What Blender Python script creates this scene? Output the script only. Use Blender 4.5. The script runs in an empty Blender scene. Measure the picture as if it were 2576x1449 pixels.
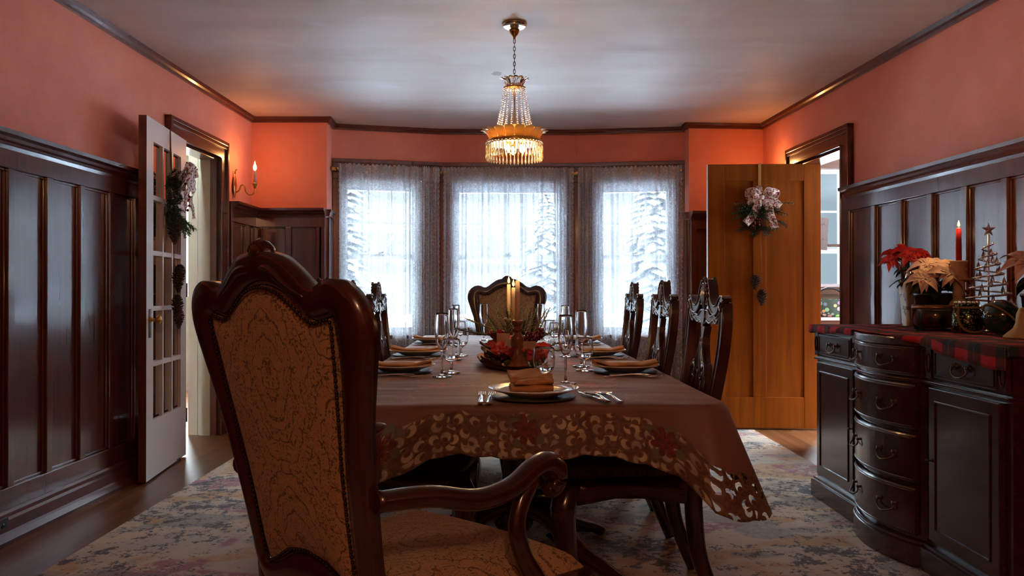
import bpy, math, random
from mathutils import Vector, Matrix
R = math.radians
PI = math.pi
C = bpy.context.scene.collection
SC = bpy.context.scene

# ------------------------------------------------------------------ camera, sky, exposure
F, H, YH = 2010.0, 1.06, 732.0
cam = bpy.data.objects.new('camera', bpy.data.cameras.new('camera'))
C.objects.link(cam)
cam.location = (0, 0, H)
cam.rotation_euler = (R(90.214), 0, 0)
cam.data.sensor_width = 36
cam.data.lens = F / 2576 * 36
cam.data.clip_start = 0.02
cam.data.dof.use_dof = False
SC.camera = cam

SC.view_settings.view_transform = 'Standard'
SC.view_settings.look = 'None'
SC.view_settings.gamma = 1
SC.view_settings.use_curve_mapping = False
SC.view_settings.exposure = 1.95
SC.cycles.use_denoising = True
SC.cycles.max_bounces = 10
SC.cycles.diffuse_bounces = 5
SC.cycles.transparent_max_bounces = 16
SC.cycles.sample_clamp_indirect = 6
SC.cycles.caustics_reflective = False
SC.cycles.caustics_refractive = False

def lin(c):
    return tuple((x / 12.92 if x <= .04045 else ((x + .055) / 1.055) ** 2.4) for x in c[:3])
def rgb(r, g, b):
    return lin((r / 255, g / 255, b / 255))

SKY_HORIZON, SKY_HIGH = 0.45, 27.0
w = bpy.data.worlds.new('overcast_sky')
SC.world = w
w.use_nodes = True
nt = w.node_tree
nt.nodes.clear()
wo = nt.nodes.new('ShaderNodeOutputWorld'); bg = nt.nodes.new('ShaderNodeBackground')
tc = nt.nodes.new('ShaderNodeTexCoord'); sx = nt.nodes.new('ShaderNodeSeparateXYZ')
mr = nt.nodes.new('ShaderNodeMapRange'); mr.interpolation_type = 'SMOOTHSTEP'
mr.inputs['From Min'].default_value = 0.16; mr.inputs['From Max'].default_value = 0.6
mr.inputs['To Min'].default_value = SKY_HORIZON; mr.inputs['To Max'].default_value = SKY_HIGH
nt.links.new(tc.outputs['Generated'], sx.inputs[0]); nt.links.new(sx.outputs['Z'], mr.inputs['Value'])
nt.links.new(mr.outputs[0], bg.inputs['Strength'])
bg.inputs['Color'].default_value = (0.80, 0.92, 1.0, 1)
nt.links.new(bg.outputs[0], wo.inputs[0])

def portal(name, loc, rx, rz, sx_, sy_):
    l = bpy.data.lights.new(name, 'AREA'); l.shape = 'RECTANGLE'; l.size = sx_; l.size_y = sy_
    l.cycles.is_portal = True
    o = bpy.data.objects.new(name, l); C.objects.link(o); o.location = loc; o.rotation_euler = (rx, 0, rz)
    o['kind'] = 'structure'
    return o

# ------------------------------------------------------------------ node helpers
class S:
    """a socket with arithmetic"""
    def __init__(s, nt, sock): s.nt, s.k = nt, sock
    def _m(s, op, *a):
        n = s.nt.nodes.new('ShaderNodeMath'); n.operation = op
        for i, x in enumerate((s,) + a):
            if isinstance(x, S): s.nt.links.new(x.k, n.inputs[i])
            else: n.inputs[i].default_value = x
        return S(s.nt, n.outputs[0])
    def __add__(s, o): return s._m('ADD', o)
    def __sub__(s, o): return s._m('SUBTRACT', o)
    def __mul__(s, o): return s._m('MULTIPLY', o)
    def __truediv__(s, o): return s._m('DIVIDE', o)
    __radd__ = __add__; __rmul__ = __mul__
    def lt(s, o): return s._m('LESS_THAN', o)
    def gt(s, o): return s._m('GREATER_THAN', o)
    def abs(s): return s._m('ABSOLUTE')
    def mod(s, o): return s._m('FLOORED_MODULO', o)
    def pow(s, o): return s._m('POWER', o)
    def max(s, o): return s._m('MAXIMUM', o)
    def min(s, o): return s._m('MINIMUM', o)
    def cos(s): return s._m('COSINE')
    def sin(s): return s._m('SINE')
    def sqrt(s): return s._m('SQRT')
    def atan2(s, o): return s._m('ARCTAN2', o)
    def inv(s): return (s * -1.0) + 1.0
    def ss(s, a, b, lo=0., hi=1.):
        n = s.nt.nodes.new('ShaderNodeMapRange'); n.interpolation_type = 'SMOOTHSTEP'
        s.nt.links.new(s.k, n.inputs[0])
        for i, x in enumerate((a, b, lo, hi)): n.inputs[i + 1].default_value = x
        return S(s.nt, n.outputs[0])

class Mat:
    def __init__(s, name, base=(.5, .5, .5), rough=.5, metal=0, **kw):
        s.m = bpy.data.materials.new(name); s.m.use_nodes = True
        s.nt = s.m.node_tree; s.b = s.nt.nodes['Principled BSDF']; s.out = s.nt.nodes['Material Output']
        s.b.inputs['Base Color'].default_value = (*base, 1)
        s.b.inputs['Roughness'].default_value = rough; s.b.inputs['Metallic'].default_value = metal
        for k, v in kw.items(): s.b.inputs[k.replace('_', ' ')].default_value = v
    def new(s, t): return s.nt.nodes.new(t)
    def link(s, a, b): s.nt.links.new(a.k if isinstance(a, S) else a, b)
    def xyz(s, out='Object', scale=(1, 1, 1)):
        t = s.new('ShaderNodeTexCoord'); mp = s.new('ShaderNodeMapping'); mp.inputs['Scale'].default_value = scale
        s.link(t.outputs[out], mp.inputs[0]); return mp.outputs[0]
    def sep(s, v):
        n = s.new('ShaderNodeSeparateXYZ'); s.link(v, n.inputs[0]); return [S(s.nt, o) for o in n.outputs]
    def comb(s, x, y, z=0.):
        n = s.new('ShaderNodeCombineXYZ')
        for i, a in enumerate((x, y, z)):
            if isinstance(a, S): s.link(a, n.inputs[i])
            else: n.inputs[i].default_value = a
        return n.outputs[0]
    def noise(s, v, scale=5, detail=3, rough=.5, dist=0):
        n = s.new('ShaderNodeTexNoise'); n.inputs['Scale'].default_value = scale; n.inputs['Detail'].default_value = detail
        n.inputs['Roughness'].default_value = rough; n.inputs['Distortion'].default_value = dist
        if v is not None: s.link(v, n.inputs['Vector'])
        return S(s.nt, n.outputs['Fac'])
    def vor(s, v, scale=5, feat='F1', rnd=1., out='Distance'):
        n = s.new('ShaderNodeTexVoronoi'); n.feature = feat; n.inputs['Scale'].default_value = scale
        n.inputs['Randomness'].default_value = rnd; s.link(v, n.inputs['Vector'])
        return n.outputs[out] if out != 'Distance' else S(s.nt, n.outputs[out])
    def mix(s, f, a, b):
        n = s.new('ShaderNodeMix'); n.data_type = 'RGBA'
        if isinstance(f, S): s.link(f, n.inputs[0])
        else: n.inputs[0].default_value = f
        for x, i in ((a, 6), (b, 7)):
            if isinstance(x, tuple): n.inputs[i].default_value = (*x[:3], 1)
            else: s.link(x, n.inputs[i])
        return n.outputs[2]
    def color(s, x):
        s.link(x, s.b.inputs['Base Color']); return s
    def rough(s, x): s.link(x, s.b.inputs['Roughness']); return s
    def bump(s, h, strength=.3, dist=.01):
        n = s.new('ShaderNodeBump'); n.inputs['Strength'].default_value = strength; n.inputs['Distance'].default_value = dist
        s.link(h, n.inputs['Height']); s.link(n.outputs[0], s.b.inputs['Normal']); return s

MATS = {}
def wood(name, c0, c1, rough=.3, axis='z', scale=1., coat=0., grain=1., spec=.5):
    m = Mat(name, c0, rough)
    sc = {'z': (30, 30, 1.6), 'y': (30, 1.6, 30), 'x': (1.6, 30, 30)}[axis]
    v = m.xyz('Object', tuple(a * scale for a in sc))
    n = m.noise(v, 1.0, 4, .55, .1); n2 = m.noise(m.xyz('Object', (1, 1, 1)), 2.5, 3)
    f = (n * .8 + n2 * .4).ss(.38, .82)
    m.color(m.mix(f, c0, c1)); m.rough((n * .08 * grain) + (rough - .02 * grain))
    m.b.inputs['Coat Weight'].default_value = coat; m.b.inputs['Coat Roughness'].default_value = .12
    m.b.inputs['Specular IOR Level'].default_value = spec
    return m.m
DW = wood('mahogany_vertical', (.066, .0135, .0085), (.135, .029, .017), .27, 'z', coat=.55)
DWY = wood('mahogany_long', (.066, .0135, .0085), (.135, .029, .017), .27, 'y', coat=.55)
DWX = wood('mahogany_across', (.066, .0135, .0085), (.135, .029, .017), .27, 'x', coat=.55)
BASEW = wood('mahogany_base', (.066, .0135, .0085), (.135, .029, .017), .40, 'y', coat=.0, spec=.3)
DW.node_tree.nodes['Principled BSDF'].inputs['Coat Weight'].default_value = .9
DW.node_tree.nodes['Principled BSDF'].inputs['Coat IOR'].default_value = 1.65
CHW = wood('chair_mahogany', (.020, .0045, .003), (.050, .010, .005), .22, 'z', coat=.5)
SBW = wood('sideboard_mahogany', (.032, .0070, .006), (.060, .0125, .010), .23, 'y', coat=.5)
OAK = wood('orange_pine_door', (.17, .037, .0012), (.27, .064, .0025), .55, 'z', .7, spec=.1)
BRN = wood('brown_turned_wood', (.13, .04, .013), (.24, .085, .03), .3, 'z', coat=.4)
TANW = wood('pale_turned_wood', (.42, .24, .13), (.55, .34, .19), .55, 'z')
BOARDW = wood('brown_sill_wood', (.07, .025, .012), (.13, .05, .02), .4, 'x')

m = Mat('coral_plaster', (.84, .27, .18), .62)
n = m.noise(m.xyz('Object'), 3.2, 5, .6); n2 = m.noise(m.xyz('Object'), 60, 3)
m.color(m.mix(n.ss(.35, .7), (.81, .255, .168), (.87, .30, .20))); m.bump(n2, .25, .002)
WALL = m.m
m = Mat('cream_ceiling', (.60, .54, .50), .45)
v = m.xyz('Object'); cx_, cy_, _z = m.sep(v)
n = m.noise(m.xyz('Object', (.5, 2.2, 1)), 1.4, 4, .6); n2 = m.noise(v, 40, 3); n3 = m.noise(v, 1.3, 3, .55, 1.0)
patch = n3.ss(.58, .66) * .45
stain = (((cx_ + .10) * (cx_ + .10) + (cy_ - 5.29) * (cy_ - 5.29) * .35).sqrt() + n2 * .05).lt(.058)
c = m.mix(patch, m.mix(n.ss(.3, .7), (.60, .495, .44), (.67, .565, .51)), (.68, .64, .62))
m.color(m.mix(stain, c, (.40, .30, .25)))
m.rough(m.noise(m.xyz('Object', (1, 6, 1)), 1.3, 3).ss(.3, .7, .50, .60)); m.bump(n2, .15, .002); m.b.inputs['Specular IOR Level'].default_value = .35
CEIL = m.m

# oak strip floor
m = Mat('strip_floor', (.2, .1, .05), .3)
x, y, z = m.sep(m.xyz('Object'))
row = (x / .057); gap = (row.mod(1.) - .5).abs().gt(.485)
ridx = row._m('FLOOR')
n = m.noise(m.comb(x * 25., y * 1.2 + ridx * 3.7, ridx), 1., 4, .6)
tone = m.noise(m.comb(ridx * 1.7, (y / .9 + ridx * .37)._m('FLOOR') * 2.3), 1.3, 0)
c = m.mix((n * .6 + tone * .5).ss(.35, .8), (.12, .040, .014), (.25, .098, .036))
m.color(m.mix(gap, c, (.02, .008, .004))); m.rough(n * .15 + .30); m.b.inputs['Specular IOR Level'].default_value = .35
FLOOR = m.m

# distressed pastel rug
m = Mat('distressed_rug', (.5, .45, .4), .95)
v = m.xyz('Object'); x, y, z = m.sep(v)
cell = .95
cx = (x + .1).mod(cell) - cell / 2; cy = (y + .2).mod(1.25) - .62
rr = (cx * cx * 1.7 + cy * cy).sqrt(); an = cy.atan2(cx * 1.3)
med = rr + (an * 8.).cos() * .03
nb = m.noise(v, 2.2, 3); nf = m.noise(v, 42, 4, .8); ns = m.noise(v, 13, 5, .75); nl = m.noise(v, 1.7, 2)
base = m.mix(nb.ss(.4, .65), (.64, .50, .37), (.53, .45, .37))
ring = ((med * 26.).sin()).gt(.25) * med.lt(.46)
navy = (((ns * .5 + nf * .5) + (ring * -.04) + (nl * -.30)).ss(.318, .276))
orange = m.noise(m.xyz('Object', (1, 1.2, 1)), 2.3, 2, .5).ss(.53, .58) * nf.ss(.36, .50)
pink = m.noise(m.comb(x + 7., y * 1.3 + 3.), 2.0, 2, .5).ss(.58, .62) * ns.ss(.44, .52)
blue = m.noise(m.comb(x - 5., y * 1.2 + 9.), 2.2, 2, .5).ss(.54, .59) * nf.ss(.36, .52)
c = m.mix(orange * .7, base, (.52, .27, .10)); c = m.mix(pink * .75, c, (.36, .10, .17)); c = m.mix(blue * .65, c, (.22, .25, .27))
c = m.mix(navy * .85, c, (.05, .055, .09)); c = m.mix(nf.ss(.58, .72) * .35, c, (.30, .22, .17))
m.color(c); m.bump(m.noise(v, 260, 2), .5, .004)
RUG = m.m

# damask upholstery (mirrored scroll lines)
def damask(name, base, dark, P=.22, space='Object'):
    m = Mat(name, base, .85)
    x, y, z = m.sep(m.xyz('UV'))
    uu = ((x + P / 2).mod(P) - P / 2).abs()
    row = (x / P + .5)._m('FLOOR')
    yy = y + row * P * .62
    vv = (yy.mod(P * 1.6) - P * .8)
    rr = ((uu * 1.5) * (uu * 1.5) + vv * vv).sqrt()
    an = vv.atan2(uu)
    q = m.comb(uu, yy.mod(P * 1.6)); n1 = m.noise(q, 19, 2, .45, 1.2); n2 = m.noise(q, 40, 2, .5, .8)
    w1 = rr + (an * 7.).cos() * .006 + n1 * .05
    rings = ((w1 * 24.).mod(1.) - .5).abs().lt(.05)
    curl = ((n1 * 9.).mod(1.) - .5).abs().lt(.05)
    curl2 = ((n2 * 7.).mod(1.) - .5).abs().lt(.055) * n1.gt(.52)
    beads = (m.vor(q, 150, 'F1', .3).lt(.30)) * ((w1 * 12.).mod(1.) - .5).abs().lt(.06)
    blob = n2.gt(.63) * m.noise(q, 9, 1).gt(.52)
    fine = m.noise(q, 85, 2, .6).gt(.60) * m.noise(q, 17, 1).ss(.46, .54)
    f = (rings.max(curl).max(curl2).max(beads).max(blob).max(fine)) * m.noise(m.xyz('UV'), 190, 2).ss(.34, .50)
    fleck = m.noise(m.xyz('UV'), 420, 2)
    m.color(m.mix(f * .85, m.mix(fleck, base, tuple(a * .7 for a in base)), dark)); m.bump(fleck, .3, .001)
    m.b.inputs['Sheen Weight'].default_value = .15
    return m.m
UPH = damask('gold_damask', (.40, .235, .102), (.05, .020, .012))

def simple(name, c, rough=.5, metal=0., **kw): return Mat(name, c, rough, metal, **kw).m
WHITE = simple('white_paint', (.72, .68, .66), .4)
CREAM = simple('cream_paint', (.47, .46, .35), .5)
SASH = simple('sash_white_paint', (.75, .78, .80), .45)
BRASS = simple('aged_brass', (.55, .33, .10), .28, 1.)
DBRASS = simple('dark_bronze', (.10, .06, .035), .35, 1.)
SILVER = simple('polished_steel', (.78, .77, .76), .12, 1.)
CHINA = simple('white_china', (.86, .88, .90), .12, 0., Coat_Weight=.6)
WAX = simple('ivory_wax', (.80, .66, .52), .5, 0., Subsurface_Weight=.25, Subsurface_Radius=(.02, .01, .005))
REDWAX = simple('red_wax', (.50, .015, .03), .45, 0., Subsurface_Weight=.2, Subsurface_Radius=(.02, .004, .003))
BLACK = simple('black_pot', (.012, .012, .012), .35)
NAILS = simple('nail_heads', (.035, .018, .012), .35, .7)
PLASTIC = simple('ivory_plastic', (.55, .52, .42), .4)
OUTLETM = simple('black_plate', (.04, .04, .045), .35, .3)
KRAFT = simple('kraft_card', (.52, .36, .27), .85)
TWINE = simple('tan_rope', (.22, .12, .05), .9)
PAPERW = simple('printed_paper', (.62, .60, .55), .7)
INK = simple('grey_ink', (.12, .11, .10), .7)
COUNTER = simple('kitchen_counter', (.7, .7, .68), .3)
KFLOOR = simple('kitchen_floor', (.35, .20, .10), .4)
CONE = wood('pinecone_brown', (.045, .02, .012), (.11, .05, .03), .7, 'z', 3)
SNOW = simple('snowy_lawn', (.55, .60, .66), .9)
HULL = simple('brown_leaf', (.055, .028, .016), .45)
def leafm(name, a, b, rough=.5, sc=9):
    m = Mat(name, a, rough); m.color(m.mix(m.noise(m.xyz('Object'), sc, 3).ss(.35, .65), a, b)); return m.m
NEEDLE = leafm('dark_needles', (.012, .032, .014), (.028, .065, .022), .6)
SAGE = leafm('sage_sprig', (.10, .13, .04), (.24, .26, .10), .6, 20)
DLEAF = leafm('poinsettia_leaf', (.010, .022, .010), (.022, .040, .016), .45)
REDP = leafm('red_petal', (.30, .004, .008), (.50, .016, .016), .55, 14)
ROSE = leafm('crimson_velvet', (.16, .002, .012), (.33, .006, .024), .7, 14)
PURP = leafm('wine_berry', (.07, .004, .03), (.16, .008, .045), .5, 20)
PINKP = leafm('cream_pink_petal', (.56, .36, .29), (.70, .50, .42), .6, 12)
BERRY = simple('red_berry', (.25, .008, .01), .25)
MOSS = leafm('grey_moss', (.045, .035, .022), (.12, .09, .055), .95, 40)
NAPK = Mat('gold_napkin', (.42, .19, .055), .75)
NAPK.color(NAPK.mix(NAPK.noise(NAPK.xyz('Object'), 30, 3).ss(.3, .7), (.38, .165, .045), (.48, .225, .07))); NAPK = NAPK.m
FIR = leafm('outdoor_conifer', (.046, .055, .054), (.062, .070, .070), .9, 1.5)
BARK = simple('outdoor_bark', (.012, .010, .009), .9)
HEDGE = leafm('outdoor_hedge', (.046, .052, .048), (.062, .068, .060), .9, 2)
HOUSE = simple('pale_siding', (.55, .60, .63), .7)

def glass(name, col=(1, 1, 1), rough=0., ior=1.45):
    return Mat(name, col, rough, 0, Transmission_Weight=1., IOR=ior).m
CLEAR = glass('clear_glass'); CRYSTAL = glass('chandelier_crystal', (1, .97, .93), .02, 1.5)
GREENG = glass('green_glass', (.02, .22, .09), .03); WATER = glass('water', (1, 1, 1), 0, 1.33)
def thin_glass(name, tint=(.95, .98, 1.)):
    m = Mat(name); m.nt.nodes.remove(m.b)
    t = m.new('ShaderNodeBsdfTransparent'); t.inputs[0].default_value = (*tint, 1)
    g = m.new('ShaderNodeBsdfGlossy'); g.inputs['Roughness'].default_value = .02
    fr = m.new('ShaderNodeFresnel'); fr.inputs[0].default_value = 1.45
    mx = m.new('ShaderNodeMixShader'); m.link(fr.outputs[0], mx.inputs[0]); m.link(t.outputs[0], mx.inputs[1]); m.link(g.outputs[0], mx.inputs[2])
    m.link(mx.outputs[0], m.out.inputs[0]); return m.m
PANE = thin_glass('window_glass')
# gold lit glass of the chandelier skirt
m = Mat('amber_lit_glass', (1, .78, .42), .22, 0, Transmission_Weight=.35, IOR=1.35)
tl = m.new('ShaderNodeBsdfTranslucent'); tl.inputs[0].default_value = (1, .80, .46, 1); mx = m.new('ShaderNodeMixShader'); mx.inputs[0].default_value = .65
m.link(m.b.outputs[0], mx.inputs[1]); m.link(tl.outputs[0], mx.inputs[2]); m.link(mx.outputs[0], m.out.inputs[0]); GOLDG = m.m
m = Mat('prism_glass', (1, .86, .62), .08, 0, Transmission_Weight=.8, IOR=1.45); PRISMG = m.m

def emit(name, c, s):
    m = Mat(name, c, .5); m.b.inputs['Emission Color'].default_value = (*c, 1); m.b.inputs['Emission Strength'].default_value = s
    return m.m
FLAME = emit('candle_flame', (1., .52, .13), 1.5)
BULB = emit('warm_bulb', (1., .62, .22), 4)
SBULB = emit('sconce_bulb', (1., .60, .22), 2.2)

# lace
def lace(name, dens=.55):
    m = Mat(name); m.nt.nodes.remove(m.b)
    uv = m.xyz('UV'); x, y, z = m.sep(uv)
    n1 = m.noise(uv, 24, 2, .5, 1.4); sq = (((n1 * 5.).mod(1.)) - .5).abs().lt(.11)
    v1 = m.vor(uv, 20, 'F1', 1.); fl = v1.lt(.15)
    n5 = m.noise(uv, 48, 2, .5, .8); fl = fl.max((((n5 * 4.).mod(1.)) - .5).abs().lt(.07))
    top = y.gt(2.02); low = y.lt(.55); edge = m.new('ShaderNodeAttribute')
    pat = sq.max(fl)
    a = pat * .46 + .37
    a = a + (top * .22) + (low * pat * .15)
    lw = m.new('ShaderNodeLayerWeight'); lw.inputs['Blend'].default_value = .5
    face = S(m.nt, lw.outputs['Facing'])          # a weave seen edge-on closes up
    a = (a + face.ss(.25, .85) * .55).min(.95)
    d = m.new('ShaderNodeBsdfDiffuse'); d.inputs[0].default_value = (.80, .80, .83, 1)
    tr = m.new('ShaderNodeBsdfTranslucent'); tr.inputs[0].default_value = (.26, .28, .31, 1)
    mx0 = m.new('ShaderNodeMixShader'); mx0.inputs[0].default_value = .4; m.link(d.outputs[0], mx0.inputs[1]); m.link(tr.outputs[0], mx0.inputs[2])
    t = m.new('ShaderNodeBsdfTransparent')
    mx = m.new('ShaderNodeMixShader'); m.link(a, mx.inputs[0]); m.link(t.outputs[0], mx.inputs[1]); m.link(mx0.outputs[0], mx.inputs[2])
    m.link(mx.outputs[0], m.out.inputs[0]); return m.m
LACE = lace('white_lace')

# tablecloth : uv = (arc length, distance up from the hem)
m = Mat('brown_cutwork_cloth', (.17, .09, .065), .6)
uv = m.xyz('UV'); u, v, _ = m.sep(uv)
base = (.165, .072, .056)
wr = m.noise(m.xyz('Object', (1.0, 3.2, 1)), 2.2, 1, .4, .5); wf = m.noise(m.xyz('UV'), 300, 2)
mask = (v + m.noise(uv, 9, 2) * .06).ss(.150, .146) * v.gt(-1.)
def crescents(sc, seed):
    q = m.comb(u + seed, v)
    pos = m.vor(q, sc, 'F1', .75, 'Position')
    sub = m.new('ShaderNodeVectorMath'); sub.operation = 'SUBTRACT'; m.link(q, sub.inputs[0]); m.link(pos, sub.inputs[1])
    lx, ly, _z = m.sep(sub.outputs[0]); lx, ly = lx * sc, ly * sc
    cr = m.sep(m.vor(q, sc, 'F1', .75, 'Color'))[0] * 6.28
    ax, ay = lx + cr.cos() * .24, ly + cr.sin() * .24
    r1 = (lx * lx + ly * ly).sqrt(); r2 = (ax * ax + ay * ay).sqrt()
    cre = r1.lt(.36) * r2.gt(.25); ring = r1.lt(.45) * r1.gt(.37); ring2 = r1.lt(.36) * r2.lt(.25) * r2.gt(.19)
    return cre, ring.max(ring2)
cre, rin = crescents(27, 0.)
cre2, rin2 = crescents(43, 3.)
pu = (u + .05).mod(.38) - .19; pv = v - .080
pr = (pu * pu + pv * pv).sqrt(); pa = pv.atan2(pu)
lobe = (pa * 3.5).cos().abs()
star = pr.lt(lobe.pow(.7) * .026 + .016)
outl = pr.lt(lobe.pow(.7) * .026 + .016) * pr.gt(lobe.pow(.7) * .026 + .011)
leaf = (pr.lt(((pa * 2. + 1.).cos().abs() * .056))) * pr.gt(.034)
tone = m.noise(uv, 16, 2).ss(.35, .65)
c = m.mix(mask * .75, base, (.055, .024, .017))
c = m.mix(mask * rin2 * .8, c, (.14, .062, .028)); c = m.mix(mask * cre2 * .35, c, m.mix(tone, (.10, .08, .06), (.24, .19, .12)))
c = m.mix(mask * cre, c, m.mix(tone, (.24, .22, .18), (.46, .39, .26))); c = m.mix(mask * rin, c, (.17, .080, .032))
c = m.mix(star.max(leaf), c, (.10, .04, .025))
c = m.mix(star, c, m.mix(m.noise(uv, 90, 2).gt(.5), (.15, .014, .013), (.075, .010, .010))); c = m.mix(leaf * star.inv(), c, (.10, .10, .05))
# embroidered sprays on the table top (v large)
ox, oy, _o = m.sep(m.xyz('Object')); top = v.gt(.26)
tu = ox.abs() - .26; tv = (oy + 1.715).mod(.80) - .44
ta = tv.atan2(tu); tr_ = (tu * tu + tv * tv).sqrt()
tst = tr_.lt((ta * 3.5).cos().abs() * .050 + .022) * top
edge_ = ((ox.abs() - .33).abs().lt(.030)).max(tv.abs().lt(.035) * ox.abs().lt(.36)) * top
tbar = edge_ * m.vor(m.comb(ox, oy), 46, 'F1', .9).lt(.24)
c = m.mix(tbar, c, (.46, .28, .16)); c = m.mix(tst * m.noise(m.comb(ox, oy), 40, 2).gt(.45), c, (.45, .07, .045))
m.color(c); m.b.inputs['Sheen Weight'].default_value = .2
m.bump(wr * 1.6 + wf * .03 + mask * rin * .12, .5, .03)
holes = mask * cre * v.lt(.5)
near = m.new('ShaderNodeAttribute'); near.attribute_name = 'open'
hole = holes * S(m.nt, near.outputs['Fac']).gt(.5)
m.link(hole.inv(), m.b.inputs['Alpha'])
CLOTH = m.m

# tartan runner
m = Mat('red_tartan', (.3, .02, .03), .85)
x, y, z = m.sep(m.xyz('UV'))
def st(c_, P, lo, hi): return c_.mod(P).gt(lo) * c_.mod(P).lt(hi)
P = .155
a = st(x, P, 0, P * .5); b = st(y, P, 0, P * .5)
c = m.mix((a + b) * .5, (.50, .010, .018), (.016, .018, .030))
c = m.mix(a * b, c, (.012, .022, .030))
c = m.mix((a + b - a * b * 2.) * .9, c, (.085, .014, .024))
l1 = st(x, P, P * .72, P * .735).max(st(y, P, P * .72, P * .735)); l2 = st(x, P, P * .24, P * .25).max(st(y, P, P * .24, P * .25))
c = m.mix(l1 * .6, c, (.012, .02, .03)); c = m.mix(l2 * .5, c, (.40, .30, .16))
m.color(c); m.bump(m.noise(m.xyz('UV'), 400, 1), .4, .002)
TARTAN = m.m

# bow fabric : pale with red sprigs
m = Mat('printed_ribbon', (.6, .5, .45), .6)
v1 = m.noise(m.xyz('Object'), 75, 2, .5)
m.color(m.mix(v1.ss(.54, .56), (.62, .50, .44), (.22, .02, .02)))
BOWM = m.m
m = Mat('gold_ribbon', (.55, .28, .10), .3, .4); GRIB = m.m
m = Mat('floral_fabric', (.1, .1, .08), .8)
v1 = m.vor(m.xyz('Object'), 22, 'F1', 1., 'Color'); vd = m.vor(m.xyz('Object'), 22)
m.color(m.mix(vd.lt(.42), (.05, .09, .07), m.mix(.6, (.35, .20, .10), v1))); FLORAL = m.m
m = Mat('mercury_glass', (.25, .27, .20), .25, .9)
vd = m.vor(m.xyz('Object'), 120); m.color(m.mix(vd.lt(.4), (.02, .03, .015), (.35, .38, .22))); MERC = m.m
m = Mat('glitter_gold', (.45, .30, .12), .5, .5); m.bump(m.noise(m.xyz('Object'), 250, 2), .8, .003); GLIT = m.m
m = Mat('antique_vase_print', (.62, .60, .52), .4)
n = m.noise(m.xyz('Object'), 22, 3, .6); m.color(m.mix(n.ss(.56, .60), m.mix(m.noise(m.xyz('Object'), 6, 2).ss(.4, .6), (.66, .65, .58), (.52, .46, .30)), (.16, .13, .08))); VASE = m.m

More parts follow.
